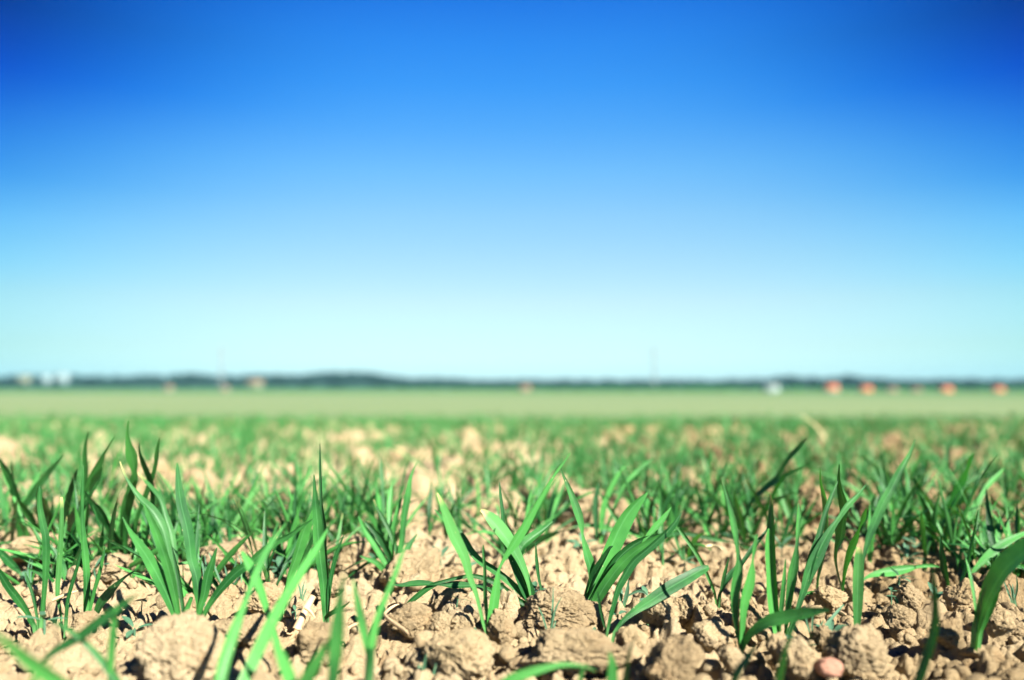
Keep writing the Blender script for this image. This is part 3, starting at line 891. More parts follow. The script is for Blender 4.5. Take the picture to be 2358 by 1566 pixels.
 ('near blurred blade slanting up to the right in the bottom left corner', 0.35, (150, 1560), [
  (T_, -40, 0, 10, '90,1535,6 115,1510,18 150,1488,25 190,1465,29 230,1435,29 265,1410,26 292,1388,16 318,1368,4'),
  (T_, 5, 0, 0, '254,1560,18 256,1510,20 260,1460,20 264,1420,14 268,1395,4')]),
 ('nearest dark blurred blade coming down diagonally across the bottom left corner', 0.30, (170, 1600), [
  (T_, -25, -2, 0, '215,1650,36 170,1598,38 120,1558,38 70,1522,34 30,1488,25 -20,1450,8'),
  (T_, -20, 0, 0, '20,1640,22 60,1590,24 95,1550,16 120,1520,4')]),
 ('near blurred pale thin blade curving down right, behind the dark corner blade', 0.35, (275, 1580), [
  (T_, 20, 0, 0, '290,1610,24 268,1570,24 240,1530,21 205,1490,17 170,1460,14 140,1440,10 116,1426,3')]),
 ('pale blade lying flat on the sunlit clods at the left edge', None, (44, 1320), [
  (T_, 20, 0, 20, '146,1292,8 120,1288,11 96,1282,12 57,1279,10 25,1282,6 8,1285,2'),
  (T_, -10, 1, 0, '47,1320,5 38,1310,13 19,1291,17 0,1271,13 -25,1250,2')]),
 ('pale blade lying flat to the left at the foot of the curling clump', None, (400, 1308), [
  (T_, 35, 0, 10, '400,1310,7 375,1304,10 340,1300,11 300,1294,10 265,1285,8 240,1279,2')]),
 ('dark tall seedling slanting right among the blurred rows behind the narrow V seedling', None, (1716, 1250), [
  (T_, -55, -4, 20, '1712,1255,6 1716,1200,8 1734,1156,10 1763,1127,13 1790,1106,14 1801,1083,9 1820,1054,10 1843,1029,9 1858,1009,2'),
  (T_, -30, -4, 0, '1722,1250,6 1760,1180,8 1800,1105,9 1830,1085,8 1865,1070,2'),
  (T_, 0, -4, 0, '1718,1252,6 1705,1200,11 1695,1160,10 1690,1130,2')]),
 ('slim blade with a long flat runner, behind the leaning thick blade', None, (1646, 1364), [
  (T_, -20, 1, 0, '1646,1365,6 1633,1333,8 1617,1298,9 1600,1268,9 1573,1230,9 1554,1206,2'),
  (T_, 15, 1, 40, '1530,1236,3 1555,1229,7 1600,1232,10 1657,1243,9 1686,1248,3 1715,1257,9 1763,1270,2')]),
 ('short dark seedling of two blades left of the narrow V seedling', None, (1658, 1370), [
  (T_, -50, 2, 10, '1657,1372,6 1673,1342,11 1688,1323,15 1715,1291,9 1737,1260,10 1765,1224,5 1772,1210,2'),
  (T_, -20, 0, 0, '1659,1368,5 1669,1323,8 1679,1284,1.5')]),
 ('dark thin seedling leaning right in front of the boulder-like clod with the black side', None, (1388, 1250), [
  (T_, -30, 2, 15, '1388,1252,6 1408,1190,8 1439,1119,7 1468,1087,11 1487,1069,8 1506,1053,2'),
  (T_, 5, 1, 10, '1384,1252,8 1388,1180,13 1400,1140,12 1425,1090,9 1441,1072,2'),
  (T_, -10, 1, 0, '1376,1252,6 1372,1190,13 1372,1150,13 1380,1110,4'),
  (T_, -20, 1, 0, '1440,1250,5 1425,1205,10 1400,1165,9 1370,1118,3')]),
]


def parse(s):
    return np.array([[float(q) for q in t.split(',')] for t in s.split()])


HERO_FEET = []


def make_blade(spec, d0, foot, parent, is_stem):
    kind, yaw, lean, twist, data = spec
    P = parse(data)
    n = max(12, min(30, 2 + 3 * len(P)))
    Q = catmull(P, n)
    s = np.linspace(0, 1, n)
    dep = d0 + lean * 0.01 * 1.3 * s ** 1.3
    C = np.array([unproj(Q[i, 0], Q[i, 1], dep[i]) for i in range(n)])
    w = np.clip(Q[:, 2], 1.2, None) * (.76 if d0 < .40 else 1.0) * dep / FPX / max(math.cos(math.radians(min(abs(yaw), 50))), .6)
    # carry the foot on down into the soil
    if C[0][2] < 0.035:
        t0 = norm(C[1] - C[0])
        ex = C[0] + np.array([-t0[0] * .004, -t0[1] * .004, -0.010])
        C = np.vstack([ex, C])
        w = np.concatenate([[w[0] * .9], w])
    if is_stem:
        v, f, uv = tube(C - foot, w * 0.5, 8)
        uv = uv * [1, .12]
        me = mesh_np('stem', v, f, uv, True, [M['leaf']])
        return link('stem', me, parent)
    v, f, uv = strip(C - foot, w, (CAM - C), yaw, twist, 0.12 + 0.08 * random.random(), wav=0.03)
    me = mesh_np('leaf', v, f, uv, True, [M[kind]])
    return link('leaf', me, parent)


for lab, dset, ft, blades in SEEDLINGS:
    d, p = on_ground(*ft)
    if dset:
        d = dset
        p = unproj(ft[0], ft[1], d)
        p[2] = prof(p[1]) - 0.004
    foot = np.array([p[0], p[1], p[2]])
    HERO_FEET.append((p[0], p[1]))
    e = empty('wheat_seedling', foot)
    tag(e, lab, 'seedling', 'wheat seedlings in the field')
    for bl in blades:
        dd = d
        if bl[0] != 'stem' and not dset:
            x0, y0 = parse(bl[4])[0][:2]
            if abs(y0 - ft[1]) > 25:
                dd = min(max(on_ground(x0, max(y0, 1000))[0], d * .85), d * 1.25)
        make_blade(bl, dd, foot, e, bl[0] == 'stem')

# ------------------------------------------------------------------ seedlings of the rows
def row_blade(g, L, w, az, el, droop, twist):
    """a blade from the foot, in the plant's own frame"""
    n = 11
    s = np.linspace(0, 1, n)
    ang = el - droop * s ** 1.6
    dz = np.sin(ang)
    dr = np.cos(ang)
    z = np.concatenate([[0], np.cumsum((dz[1:] + dz[:-1]) / 2)]) / (n - 1) * L
    r = np.concatenate([[0], np.cumsum((dr[1:] + dr[:-1]) / 2)]) / (n - 1) * L
    side = g.uniform(-.16, .16) * L * s ** 2
    C = np.stack([r * math.cos(az) - side * math.sin(az), r * math.sin(az) + side * math.cos(az), z], -1)
    ww = w * np.interp(s, [0, .12, .35, .6, .85, 1], [.35, .62, 1, .95, .5, .05])
    neck = g.uniform(.45, .8)
    if g.random() < .4:
        ww = ww * (1 - .55 * np.exp(-((s - neck) / .07) ** 2))
    face = np.array([-math.cos(az) * math.sin(el) - .01, -math.sin(az) * math.sin(el), math.cos(el) + .05])
    return strip(C, ww, face, g.uniform(-70, 55), twist, g.uniform(.08, .22))


def seedling_template(seed):
    g = np.random.default_rng(seed)
    nb = int(g.choice([3, 4, 4, 5, 5, 6, 7]))
    H = g.uniform(.055, .092)
    leanaz = g.uniform(0, 2 * PI)
    blades = []
    for k in range(nb):
        az = g.uniform(0, 2 * PI) if g.random() < .6 else leanaz + g.uniform(-.7, .7)
        el = math.radians(g.uniform(38, 86))
        droop = g.choice([.15, .3, .5, 1.0, 1.7], p=[.3, .3, .2, .13, .07])
        blades.append(row_blade(g, H * g.uniform(.6, 1.15), g.uniform(.0027, .0056), az, el, droop, g.uniform(-140, 140)))
    st = tube(np.array([[0, 0, -.012], [.0004, 0, .004], [.0006, .0004, .016]]), [.0011, .0013, .0010], 6)
    return nb, H, blades, st


TEMPL = [seedling_template(40 + k) for k in range(22)]
TM = []
for nb, H, blades, st in TEMPL:
    lm = [mesh_np('leaf', v, f, uv, True, [M['leaf_tip' if random.random() < .2 else 'leaf']]) for v, f, uv in blades]
    sv, sf, suv = st
    TM.append((nb, H, lm, mesh_np('stem', sv, sf, suv * [1, .1], True, [M['leaf']])))

CLODS = [(a, b, c) for a, b, c in hero_xy if c > .011]


def sow(n_all):
    """feet of the seedlings, drilled unevenly, nearest first"""
    g = np.random.default_rng(77)
    n = 75000
    y = .60 + 7.6 * g.random(n) ** .95
    x = g.uniform(-1.08, 1.08, n) * y + g.uniform(-.1, .1, n)
    dn = fbm2(x * 4.2, y * 2.4, 3, 88) * .5 + .5
    patch = fbm2(x * 5.5 + 31, y * 2.6, 3, 188)
    rows = .5 + .5 * np.cos((x * .93 + y * .36) / .125 * 2 * PI)
    far = smooth(2.2, 3.5, y)
    near = 1 - smooth(.9, 1.15, y)
    p = (.25 + .8 * dn) * (.5 + .5 * rows)
    q = .34 + .66 * smooth(-.25, .18, patch)
    Xq = W0 / 2 + FPX * x / y
    nd = .50 + .45 * (1 - smooth(600, 900, Xq))
    p = p * np.where(near > .01, near * nd + (1 - near) * q, np.maximum(q, far))
    p = p * np.where(y > 5, np.clip(1 - (y - 5) / 3.6 - .25 * dn, 0, 1), 1)
    p = p * np.where((y < .74) & (x > -.14) & (x < .34), .12, 1)
    Xp = W0 / 2 + FPX * x / y
    clear = ((Xp > 1290) & (Xp < 1470) & (y < .95)) | ((Xp > 1835) & (Xp < 1960) & (y < .98)) | ((Xp > 840) & (Xp < 1030) & (y > 1.2) & (y < 1.75))
    p = p * np.where(clear, .2, 1)
    ok = g.random(n) < p
    for a, b, c in CLODS:
        ok &= ~(((x - a) ** 2 + (y - b) ** 2 < (c * .9) ** 2) & (y < 1.9))
    for a, b in HERO_FEET:
        ok &= (x - a) ** 2 + (y - b) ** 2 > .022 ** 2
    pts = list(zip(x[ok][:n_all].tolist(), y[ok][:n_all].tolist()))
    pts.sort(key=lambda t: t[1])
    print('sown', len(pts), 'of', int(ok.sum()))
    return pts


FEET = sow(14500)
N_IND = 300 - len(SEEDLINGS)
vis = [q for q in FEET if abs(q[0]) < .66 * q[1]]
IND = vis[:N_IND]
ind_set = set(IND)
MARKS = [(q[2], q[3]) for q in ()]
LAND = [(l, on_ground(*ft)[1]) for l, dset, ft, _b in SEEDLINGS if not dset]
used = {}
gl = np.random.default_rng(5)
for (x, y) in IND:
    k = int(gl.integers(len(TM)))
    nb, H, lm, sm = TM[k]
    z = float(soil(np.array([x]), np.array([y]))[0])
    sc = gl.uniform(.8, 1.18)
    e = empty('wheat_seedling', (x, y, z - .002))
    rz = gl.uniform(0, 2 * PI)
    e.rotation_euler = (gl.normal(0, .10), gl.normal(0, .10), rz)
    e.scale = (sc, sc, sc)
    hx = 0.0
    for me in lm:
        link('leaf', me, e)
        c = me.vertices[len(me.vertices) - 3].co
        hx += c.x * math.cos(rz) - c.y * math.sin(rz)
    link('stem', sm, e)
    hx *= sc / nb
    lean = 'leaning left' if hx < -.008 else ('leaning right' if hx > .008 else 'upright')
    size = 'short' if H * sc < .066 else ('tall' if H * sc > .085 else 'middling')
    num = {2: 'two-bladed', 3: 'three-bladed', 4: 'four-bladed', 5: 'five-bladed', 6: 'six-bladed', 7: 'seven-bladed'}[nb]
    band = 'close behind' if y < .8 else ('a few rows behind' if y < 1.0 else 'many rows behind')
    tag(e, f'{size} {num} seedling {lean}, {band} {behind(x, y)}', 'seedling', 'wheat seedlings in the field')

# all the seedlings beyond: one crop nobody could count
parts = []
gs = np.random.default_rng(9)
lite = []
for nb, H, blades, st in TEMPL:
    v = np.vstack([b[0] for b in blades])
    off, fs = 0, []
    for b in blades:
        fs.append(b[1] + off)
        off += len(b[0])
    lite.append((v, np.vstack(fs), np.vstack([b[2] for b in blades])))
rest = [q for q in FEET if q not in ind_set]
rx = np.array([q[0] for q in rest])
ry = np.array([q[1] for q in rest])
rz_ = soil(rx, ry)
for i in range(len(rest)):
    v, f, uv = lite[int(gs.integers(len(lite)))]
    a, sc = gs.uniform(0, 2 * PI), gs.uniform(.62, 1.05)
    c, s = math.cos(a) * sc, math.sin(a) * sc
    q = np.stack([v[:, 0] * c - v[:, 1] * s + rx[i], v[:, 0] * s + v[:, 1] * c + ry[i], v[:, 2] * sc + rz_[i] - .002], -1)
    parts.append((q, f, uv))
v, f, uv = merge(parts)
o = link('young_crop', mesh_np('young_crop', v, f, uv, True, [M['leaf_bright']]))
tag(o, 'mass of blurred young wheat running back to the crest of the field', 'crop', None, 'stuff')


# ------------------------------------------------------------------ weeds, tufts, straw
def tuft(X, Y, label, blades, cat='weed'):
    d, p = on_ground(X, Y)
    e = empty('grass_tuft', p)
    tag(e, label, cat)
    for data in blades:
        make_blade(('weed', 15, random.uniform(-.5, .8), 0, data), d, p, e, False)
    return e


M_w = M['weed']
tuft(1267, 1462, 'tuft of hair-thin grass blades growing in front of the large crumbly clod', ['1262,1464,3 1256,1440,4 1248,1415,4 1240,1398,1.5', '1266,1464,4 1270,1430,4 1273,1390,4 1274,1352,1.5', '1268,1464,3 1273,1430,4 1280,1400,4 1293,1375,1.5', '1272,1464,3 1277,1440,3 1281,1425,1.2'])
tuft(1872, 1478, 'low tuft of fine blades, one slanting far right, right of the upright clump', ['1870,1480,4 1864,1455,4 1858,1432,4 1852,1395,1.5', '1871,1480,4 1870,1450,4 1872,1420,4 1877,1402,1.5', '1873,1479,4 1882,1455,5 1890,1440,4 1896,1428,1.5', '1874,1479,4 1890,1455,6 1910,1430,6 1928,1408,6 1943,1392,2', '1873,1478,4 1880,1462,4 1888,1448,1.5'])
tuft(520, 1348, 'tuft of hair-thin grass blades between the fan-shaped clump and the pale crooked blade', ['512,1350,3 500,1320,4 490,1295,4 481,1273,1.5', '530,1350,3 536,1325,4 542,1300,4 545,1285,1.5', '533,1352,3 545,1335,4 553,1320,4 558,1300,1.5', '470,1330,3 466,1300,4 459,1285,3 455,1276,1.5', '476,1330,3 474,1300,3 471,1278,1.2', '524,1335,3 520,1315,4 517,1303,1.5', '556,1310,3 555,1293,3 549,1278,1.2'])
tuft(2334, 1380, 'sparse tuft of fine blades behind the thick green blade, at the right', ['2328,1382,3 2320,1360,4 2312,1340,1.5', '2332,1382,3 2330,1360,4 2324,1345,1.5', '2336,1382,3 2342,1355,4 2341,1325,1.5', '2338,1382,3 2333,1362,3 2332,1345,1.2'])
tuft(697, 1368, 'little tuft of fine blades by the upper end of the dry stalk', ['692,1372,3 690,1355,4 686,1345,1.2', '695,1372,3 697,1355,4 701,1338,1.2', '699,1372,3 703,1362,3 706,1355,1.2'])
tuft(70, 1350, 'thin blurred grass tuft left of the thin yellow-tipped seedling', ['70,1352,3 64,1325,4 66,1300,3 70,1285,1.2', '66,1352,3 60,1335,4 56,1320,1.2', '72,1350,3 71,1320,3 74,1290,1.2'])
tuft(1495, 1410, 'small fine-leaved tuft under the long leaning blade', ['1488,1418,4 1478,1400,5 1472,1383,1.5', '1489,1418,4 1490,1395,5 1483,1376,1.5', '1492,1418,4 1500,1405,5 1505,1392,1.5'])
tuft(1432, 1388, 'blurred small grey-green tuft right of the slender upright stem', ['1428,1392,5 1430,1365,8 1428,1345,2', '1436,1392,6 1444,1362,9 1447,1336,2', '1446,1372,4 1465,1362,6 1480,1362,6 1490,1370,2'])
tuft(978, 1542, 'blurred dark green grass tuft at the bottom, on the smooth flat-topped clod', ['972,1560,8 976,1535,9 982,1505,3', '968,1562,8 966,1540,8 970,1520,3', '998,1560,6 1001,1545,7 1004,1528,2'])


def weed(X, Y, label, leaves, h=14, px=26):
    """a seedling weed: a short stem and a few oval leaves; leaves: (azimuth deg, elevation deg, length px, width px)"""
    d, p = on_ground(X, Y)
    k = d / FPX
    e = empty('weed_seedling', p)
    tag(e, label, 'weed', 'small weeds between the clods')
    top = np.array([0, 0, h * k])
    v, f, uv = tube(np.array([[0, 0, -.006], [.0003, 0, h * k * .5], top]), [1.6 * k, 1.4 * k, 1.2 * k], 6)
    link('stem', mesh_np('stem', v, f, uv, True, [M['weed']]), e)
    for az, el, L, wd in leaves:
        a, b = math.radians(az), math.radians(el)
        s = np.linspace(0, 1, 9)
        bb = b - .5 * s
        r = np.cumsum(np.cos(bb)) / 9 * L * k
        z = np.cumsum(np.sin(bb)) / 9 * L * k
        C = np.stack([r * math.cos(a), r * math.sin(a), z + top[2]], -1)
        w = wd * k * np.interp(s, [0, .2, .5, .8, 1], [.2, .65, 1, .75, .08])
        fc = np.array([-math.cos(a) * math.sin(b), -math.sin(a) * math.sin(b), math.cos(b) + .1])
        v, f, uv = strip(C, w, fc, 0, 0, .1)
        link('leaf', mesh_np('leaf', v, f, uv, True, [M['weed']]), e)
    return e


weed(1367, 1476, 'tiny weed of three grey-green leaves on the front of the large crumbly clod', [(10, 10, 18, 8), (70, 60, 20, 9), (150, 70, 14, 8)], 14)
weed(1096, 1468, 'tiny two-leaved weed left of the foot of the yellow-tipped seedling', [(350, 5, 22, 9), (110, 60, 17, 8)], 8)
weed(1150, 1445, 'tiny budding weed right of the yellow-tipped seedling, on the upright clod', [(20, 40, 12, 6), (160, 50, 12, 6), (80, 70, 14, 6)], 12)
weed(2158, 1392, 'small weed with four broad grey-green leaves, right of the cracked clod', [(110, 70, 44, 20), (340, 0, 40, 15), (40, 40, 34, 12), (200, 35, 24, 11)], 10)
weed(643, 1318, 'weed with four oval grey-green leaves behind the black hole in the soil', [(100, 65, 40, 18), (175, 20, 32, 16), (30, 40, 42, 17), (340, 15, 28, 14), (250, 10, 30, 13)], 6)
weed(2052, 1372, 'tiny two-leaved weed left of the cracked clod', [(5, 10, 22, 8), (60, 35, 18, 8), (150, 70, 12, 7)], 10)
weed(2068, 1400, 'tiny upright weed with two narrow leaves below the cracked clod', [(95, 75, 22, 8), (30, 30, 18, 6)], 4)
weed(1694, 1488, 'tiny leaf of a weed at the foot of the narrow V seedling, on its left', [(185, 20, 22, 9), (100, 60, 8, 5)], 4)
weed(326, 1392, 'tiny round-leaved weed over the black shaded hole left of the fan-shaped clump', [(0, 5, 13, 12), (180, 5, 13, 12)], 8)
weed(465, 1408, 'small weed leaf just right of the foot of the fan-shaped clump', [(20, 25, 20, 12), (60, 60, 14, 9)], 6)
weed(680, 1412, 'little weed left of the dry stalk', [(120, 55, 18, 9), (30, 20, 18, 9), (250, 10, 14, 8)], 4)
weed(602, 1342, 'tiny weed beside the black hole in the soil', [(0, 20, 13, 9), (190, 10, 14, 9)], 4)
weed(2090, 1296, 'blurred bushy weed with narrow leaves between the lying blade and the forked seedling', [(0, 40, 40, 9), (60, 60, 40, 9), (120, 60, 40, 9), (180, 40, 44, 9), (220, 20, 34, 9), (320, 20, 38, 9), (90, 80, 40, 8)], 8)
weed(1225, 1378, 'bushy dark green weed behind the thin single upright seedling', [(0, 30, 40, 18), (70, 55, 36, 17), (160, 35, 40, 18), (220, 15, 34, 16), (310, 15, 34, 16)], 10)
weed(1015, 1290, 'blurred grey-green weed left of the yellow-tipped blade', [(0, 35, 46, 15), (180, 25, 48, 15), (60, 50, 40, 14), (130, 50, 40, 14)], 4)
weed(1800, 1266, 'blurred pale weed behind the upright clump', [(20, 50, 40, 14), (150, 60, 40, 16), (250, 20, 40, 16), (320, 20, 34, 14)], 6)
weed(1576, 1300, 'blurred pale weed left of the slim blade with the runner', [(170, 60, 44, 15), (20, 30, 34, 12), (320, 10, 30, 12)], 6)


# small weeds scattered between the clods
gw = np.random.default_rng(64)
WEEDS = []
for k in range(6):
    nl = (2, 3, 4, 4, 5, 6)[k]
    lv = []
    for q in range(nl):
        a = 2 * PI * q / nl + gw.uniform(-.3, .3)
        b = gw.uniform(.1, 1.0)
        L, wd = gw.uniform(.006, .012), gw.uniform(.0024, .0045)
        t = np.linspace(0, 1, 8)
        r = np.cumsum(np.cos(b - .5 * t)) / 8 * L
        z = np.cumsum(np.sin(b - .5 * t)) / 8 * L + .004
        C = np.stack([r * math.cos(a), r * math.sin(a), z], -1)
        ww = wd * np.interp(t, [0, .2, .5, .8, 1], [.2, .65, 1, .75, .08])
        v, f, uv = strip(C, ww, np.array([-math.cos(a) * math.sin(b), -math.sin(a) * math.sin(b), math.cos(b) + .1]), 0, 0, .1)
        lv.append(mesh_np('leaf', v, f, uv, True, [M['weed']]))
    v, f, uv = tube(np.array([[0, 0, -.008], [.0002, 0, 0], [.0002, .0001, .0045]]), [.0006, .0006, .0005], 6)
    WEEDS.append((nl, lv, mesh_np('stem', v, f, uv, True, [M['weed']])))
for k in range(46):
    y = gw.uniform(.47, .95)
    x = gw.uniform(-.62, .62) * y
    nl, lv, sm = WEEDS[k % 6]
    e = empty('weed_seedling', (x, y, float(soil(np.array([x]), np.array([y]))[0]) + .001))
    sc = gw.uniform(.8, 1.7)
    e.scale = (sc, sc, sc)
    e.rotation_euler = (gw.normal(0, .15), gw.normal(0, .15), gw.uniform(0, 6.28))
    for me in lv:
        link('leaf', me, e)
    link('stem', sm, e)
    num = {2: 'two', 3: 'three', 4: 'four', 5: 'five', 6: 'six'}[nl]
    tag(e, f"{'tiny' if sc < 1.2 else 'small'} grey-green weed of {num} leaves {'beside' if y < .6 else ('close behind' if y < .75 else 'some way behind')} {behind(x, y)}", 'weed', 'small weeds between the clods')


def px_tube(pts, r0, r1, dz=0.0, d=None):
    P = np.array([[float(q) for q in t.split(',')] for t in pts.split()])
    C = []
    for X, Y, *hh in P:
        dd, p = on_ground(X, Y)
        if d:
            p = unproj(X, Y, d)
        p = np.array(p)
        p[2] += dz + (hh[0] * .001 if hh else 0)
        C.append(p)
    C = catmull(np.array(C), 14)
    return C, np.linspace(r0, r1, len(C))


# the dry stalk with its root
e_loc = on_ground(683, 1450)[1]
e = empty('dry_stalk', e_loc)
tag(e, 'pale dry stubble stalk with roots lying on the soil, left of the needle-tipped seedling', 'straw')
dS = 0.50
C = catmull(np.array([unproj(721, 1372, dS), unproj(706, 1400, dS - .004), unproj(694, 1425, dS - .008), unproj(682, 1450, dS - .012)]), 12)
v, f, uv = tube(C - e_loc, np.linspace(.0021, .0026, 12) * np.where(np.abs(np.arange(12) - 4) < 1, 1.25, 1), 9)
link('stalk', mesh_np('stalk', v, f, uv, True, [M['straw']]), e)
for pts, r in (('682,1448 676,1462 665,1472 655,1476', .0012), ('684,1452 683,1475 678,1492 668,1510 664,1522', .0011), ('690,1448 700,1455 712,1458', .0010), ('678,1455 668,1460 660,1458', .0008), ('702,1398 715,1408 724,1422', .0013)):
    P = np.array([[float(q) for q in t.split(',')] for t in pts.split()])
    C = catmull(np.array([unproj(a, b, dS - .013) for a, b in P]), 10)
    v, f, uv = tube(C - e_loc, np.linspace(r, r * .4, 10), 6)
    link('root', mesh_np('root', v, f, uv, True, [M['straw']]), e)

for pts, r0, r1, lab, mat, dz in (
    ('923,1430 905,1437 888,1452 886,1460 905,1478 930,1496 942,1508', .0009, .0013, 'pale forked root lying on the soil left of the dome-shaped clod', 'straw', .011),
    ('117,1431 140,1420 160,1412 178,1406', .0013, .0008, 'orange-brown scrap of straw beside the little clod at the left', 'straw', .013),
    ('29,1434 42,1450 53,1464 60,1474', .0012, .0008, 'short blurred scrap of straw on the soil at the far left', 'straw', .012),
    ('1934,1458 1942,1463 1951,1468', .0010, .0007, 'tiny brown twig at the foot of the stout straight blade', 'straw', .013),
    ('1625,1300 1640,1298 1655,1302 1664,1310', .0016, .0009, 'pale curled husk on the soil behind the tip of the leaning blade', 'straw_pale', .015),
    ('800,1500 820,1490 836,1496', .0009, .0006, 'thin pale straw thread by the near V-shaped seedling', 'straw', .013)):
    C, r = px_tube(pts, r0, r1, dz)
    r = r * np.clip(np.minimum(np.arange(14), 13 - np.arange(14)) / 1.5, .25, 1)
    o0 = C[0].copy()
    v, f, uv = tube(C - o0, r, 7)
    tag(link('straw_scrap', mesh_np('straw_scrap', v, f, uv, True, [M[mat]]), None, o0), lab, 'straw')

# the bent dry straw standing in the rows
db, pb = on_ground(1926, 1085)
db = 1.9
C = catmull(np.array([unproj(a, b, db) for a, b in ((1930, 1105), (1921, 1070), (1912, 1035), (1897, 1003), (1876, 978), (1845, 955))]), 20)
pb = C[0].copy()
pb[2] -= .012
C[0] = pb
sv, sf, suv = strip(C - pb, np.interp(np.linspace(0, 1, 20), [0, .3, .6, 1], [.0045, .0060, .0045, .001]), CAM - C, 20, 30, .2)
o = link('bent_straw', mesh_np('bent_straw', sv, sf, suv, True, [M['straw_pale']]), None, pb)
tag(o, 'dry bent straw sticking up pale among the blurred green rows, at the right', 'straw')
# ------------------------------------------------------------------ far away
M['wood'] = plain_mat('far_wood', (0.011, 0.045, 0.030), 0.9, 0.45, 0.25, world=True)
M['bark'] = plain_mat('bark', (0.10, 0.075, 0.05), 0.9, 0.2, 2.0)
M['hedge'] = plain_mat('far_hedge', (0.070, 0.270, 0.055), 0.9, 0.4, 0.3, world=True)
M['white_wall'] = plain_mat('white_render', (0.34, 0.38, 0.35), 0.8, 0.05, 1.0)
M['cream_wall'] = plain_mat('cream_render', (0.17, 0.19, 0.12), 0.8, 0.07, 1.0)
M['tile'] = plain_mat('orange_roof_tile', (0.42, 0.135, 0.055), 0.75, 0.15, 3.0)
M['tile_pink'] = plain_mat('pale_roof_tile', (0.20, 0.13, 0.075), 0.75, 0.15, 3.0)
M['pale_wall'] = plain_mat('pale_grey_render', (0.20, 0.27, 0.28), 0.8, 0.05, 1.0)
M['grey_roof'] = plain_mat('grey_roof', (0.22, 0.28, 0.26), 0.7, 0.1, 3.0)
M['pane'] = plain_mat('window_pane', (0.04, 0.06, 0.08), 0.15, 0.1, 1.0, spec=.6)
M['steel'] = plain_mat('pylon_steel', (0.26, 0.29, 0.30), 0.6, 0.1, 1.0)


def crown_parts(g, H, R, kind):
    """trunk with limbs and a crown of many small leaf faces, a few hundred faces"""
    n = 170
    u = norm(g.normal(size=(n, 3)))
    rad = g.uniform(.45, 1.0, n) ** .6
    lob = 1 + .28 * fbm3(u * 1.7 + g.uniform(-9, 9, 3), 2, int(g.integers(999)))
    c = u * (rad * lob)[:, None] * np.array([R, R, H * .36]) + np.array([0, 0, H * .62])
    a, b = norm(g.normal(size=(n, 3))), norm(g.normal(size=(n, 3)))
    sz = g.uniform(.10, .2, n)[:, None] * R * 1.7
    quad = np.stack([c - a * sz, c - b * sz * .8, c + a * sz, c + b * sz * .8], 1).reshape(-1, 3)
    qf = np.arange(n * 4).reshape(-1, 4)
    tr = tube(np.array([[0, 0, -1.0], [0, 0, H * .35], [R * .1, 0, H * .75]]), [H * .03, H * .022, H * .006], 6)
    return (quad, qf, None), (tr[0], tr[1], None)


gf = np.random.default_rng(31)
TREES = [crown_parts(gf, 1.0, gf.uniform(.36, .5), 0) for k in range(14)]


def place(parts, tmpl, x, y, z, H, wd):
    a = gf.uniform(0, 2 * PI)
    c, s = math.cos(a), math.sin(a)
    for (v, f, _u) in tmpl:
        q = np.stack([(v[:, 0] * c - v[:, 1] * s) * wd + x, (v[:, 0] * s + v[:, 1] * c) * wd + y, v[:, 2] * H + z], -1)
        parts.append((q, f, None))


TOPX = [-800, 0, 60, 130, 300, 400, 450, 520, 600, 700, 770, 850, 900, 950, 1000, 1100, 1200, 1500, 1650, 1750, 1800, 1850, 1900, 1950, 2000, 2100, 2250, 2358, 3200]
TOPY = [872, 871, 866, 867, 869, 864, 862, 868, 865, 866, 859, 860, 869, 874, 871, 877, 876, 876, 877, 873, 869, 869, 873, 867, 873, 877, 874, 876, 874]


def wood(y0, y1, n, drop, lift):
    parts = []
    for i in range(n):
        y = gf.uniform(y0, y1)
        X = gf.uniform(-700, 3060)
        x = (X - W0 / 2) / FPX * y
        top = CAMH + (HORIZON - (np.interp(X, TOPX, TOPY) - 3.5 + drop)) / FPX * y
        H = gf.uniform(7, 13)
        zt = top * gf.uniform(.66, 1.12) - gf.uniform(0, lift)
        place(parts, TREES[int(gf.integers(len(TREES)))], x, y, zt - H, H, H * gf.uniform(.75, 1.1))
    v, f, _ = merge([(a, b, None) for a, b, c in parts])
    return v, f


v, f = wood(860, 1120, 2300, 0, 3.0)
o = link('distant_wood', mesh_np('distant_wood', v, f, None, False, [M['wood']]))
tag(o, 'long dark blue-green wood along the horizon', 'wood', None, 'stuff')

# the rise the wood stands on
hx = np.linspace(-1500, 1500, 160)
hy = np.linspace(800, 1900, 30)
XX, YY = np.meshgrid(hx, hy, indexing='ij')
PX = XX / YY * FPX + W0 / 2
top = CAMH + (HORIZON - np.interp(PX, TOPX, TOPY)) / FPX * YY
ZZ = -6 + (top - 7.5 + 6) * smooth(800, 1000, YY) + 1.0 * fbm2(XX / 60, YY / 60, 3, 3)
ZZ = np.where(YY > 1150, ZZ - (YY - 1150) * .012, ZZ)
vv = np.stack([XX, YY, ZZ], -1).reshape(-1, 3)
i, j = np.meshgrid(np.arange(159), np.arange(29), indexing='ij')
ff = np.stack([i * 30 + j, (i + 1) * 30 + j, (i + 1) * 30 + j + 1, i * 30 + j + 1], -1).reshape(-1, 4)
o = link('hills', mesh_np('hills', vv, ff, None, True, [M['wood']]))
tag(o, 'low dark wooded rise along the horizon', None, None, 'structure')

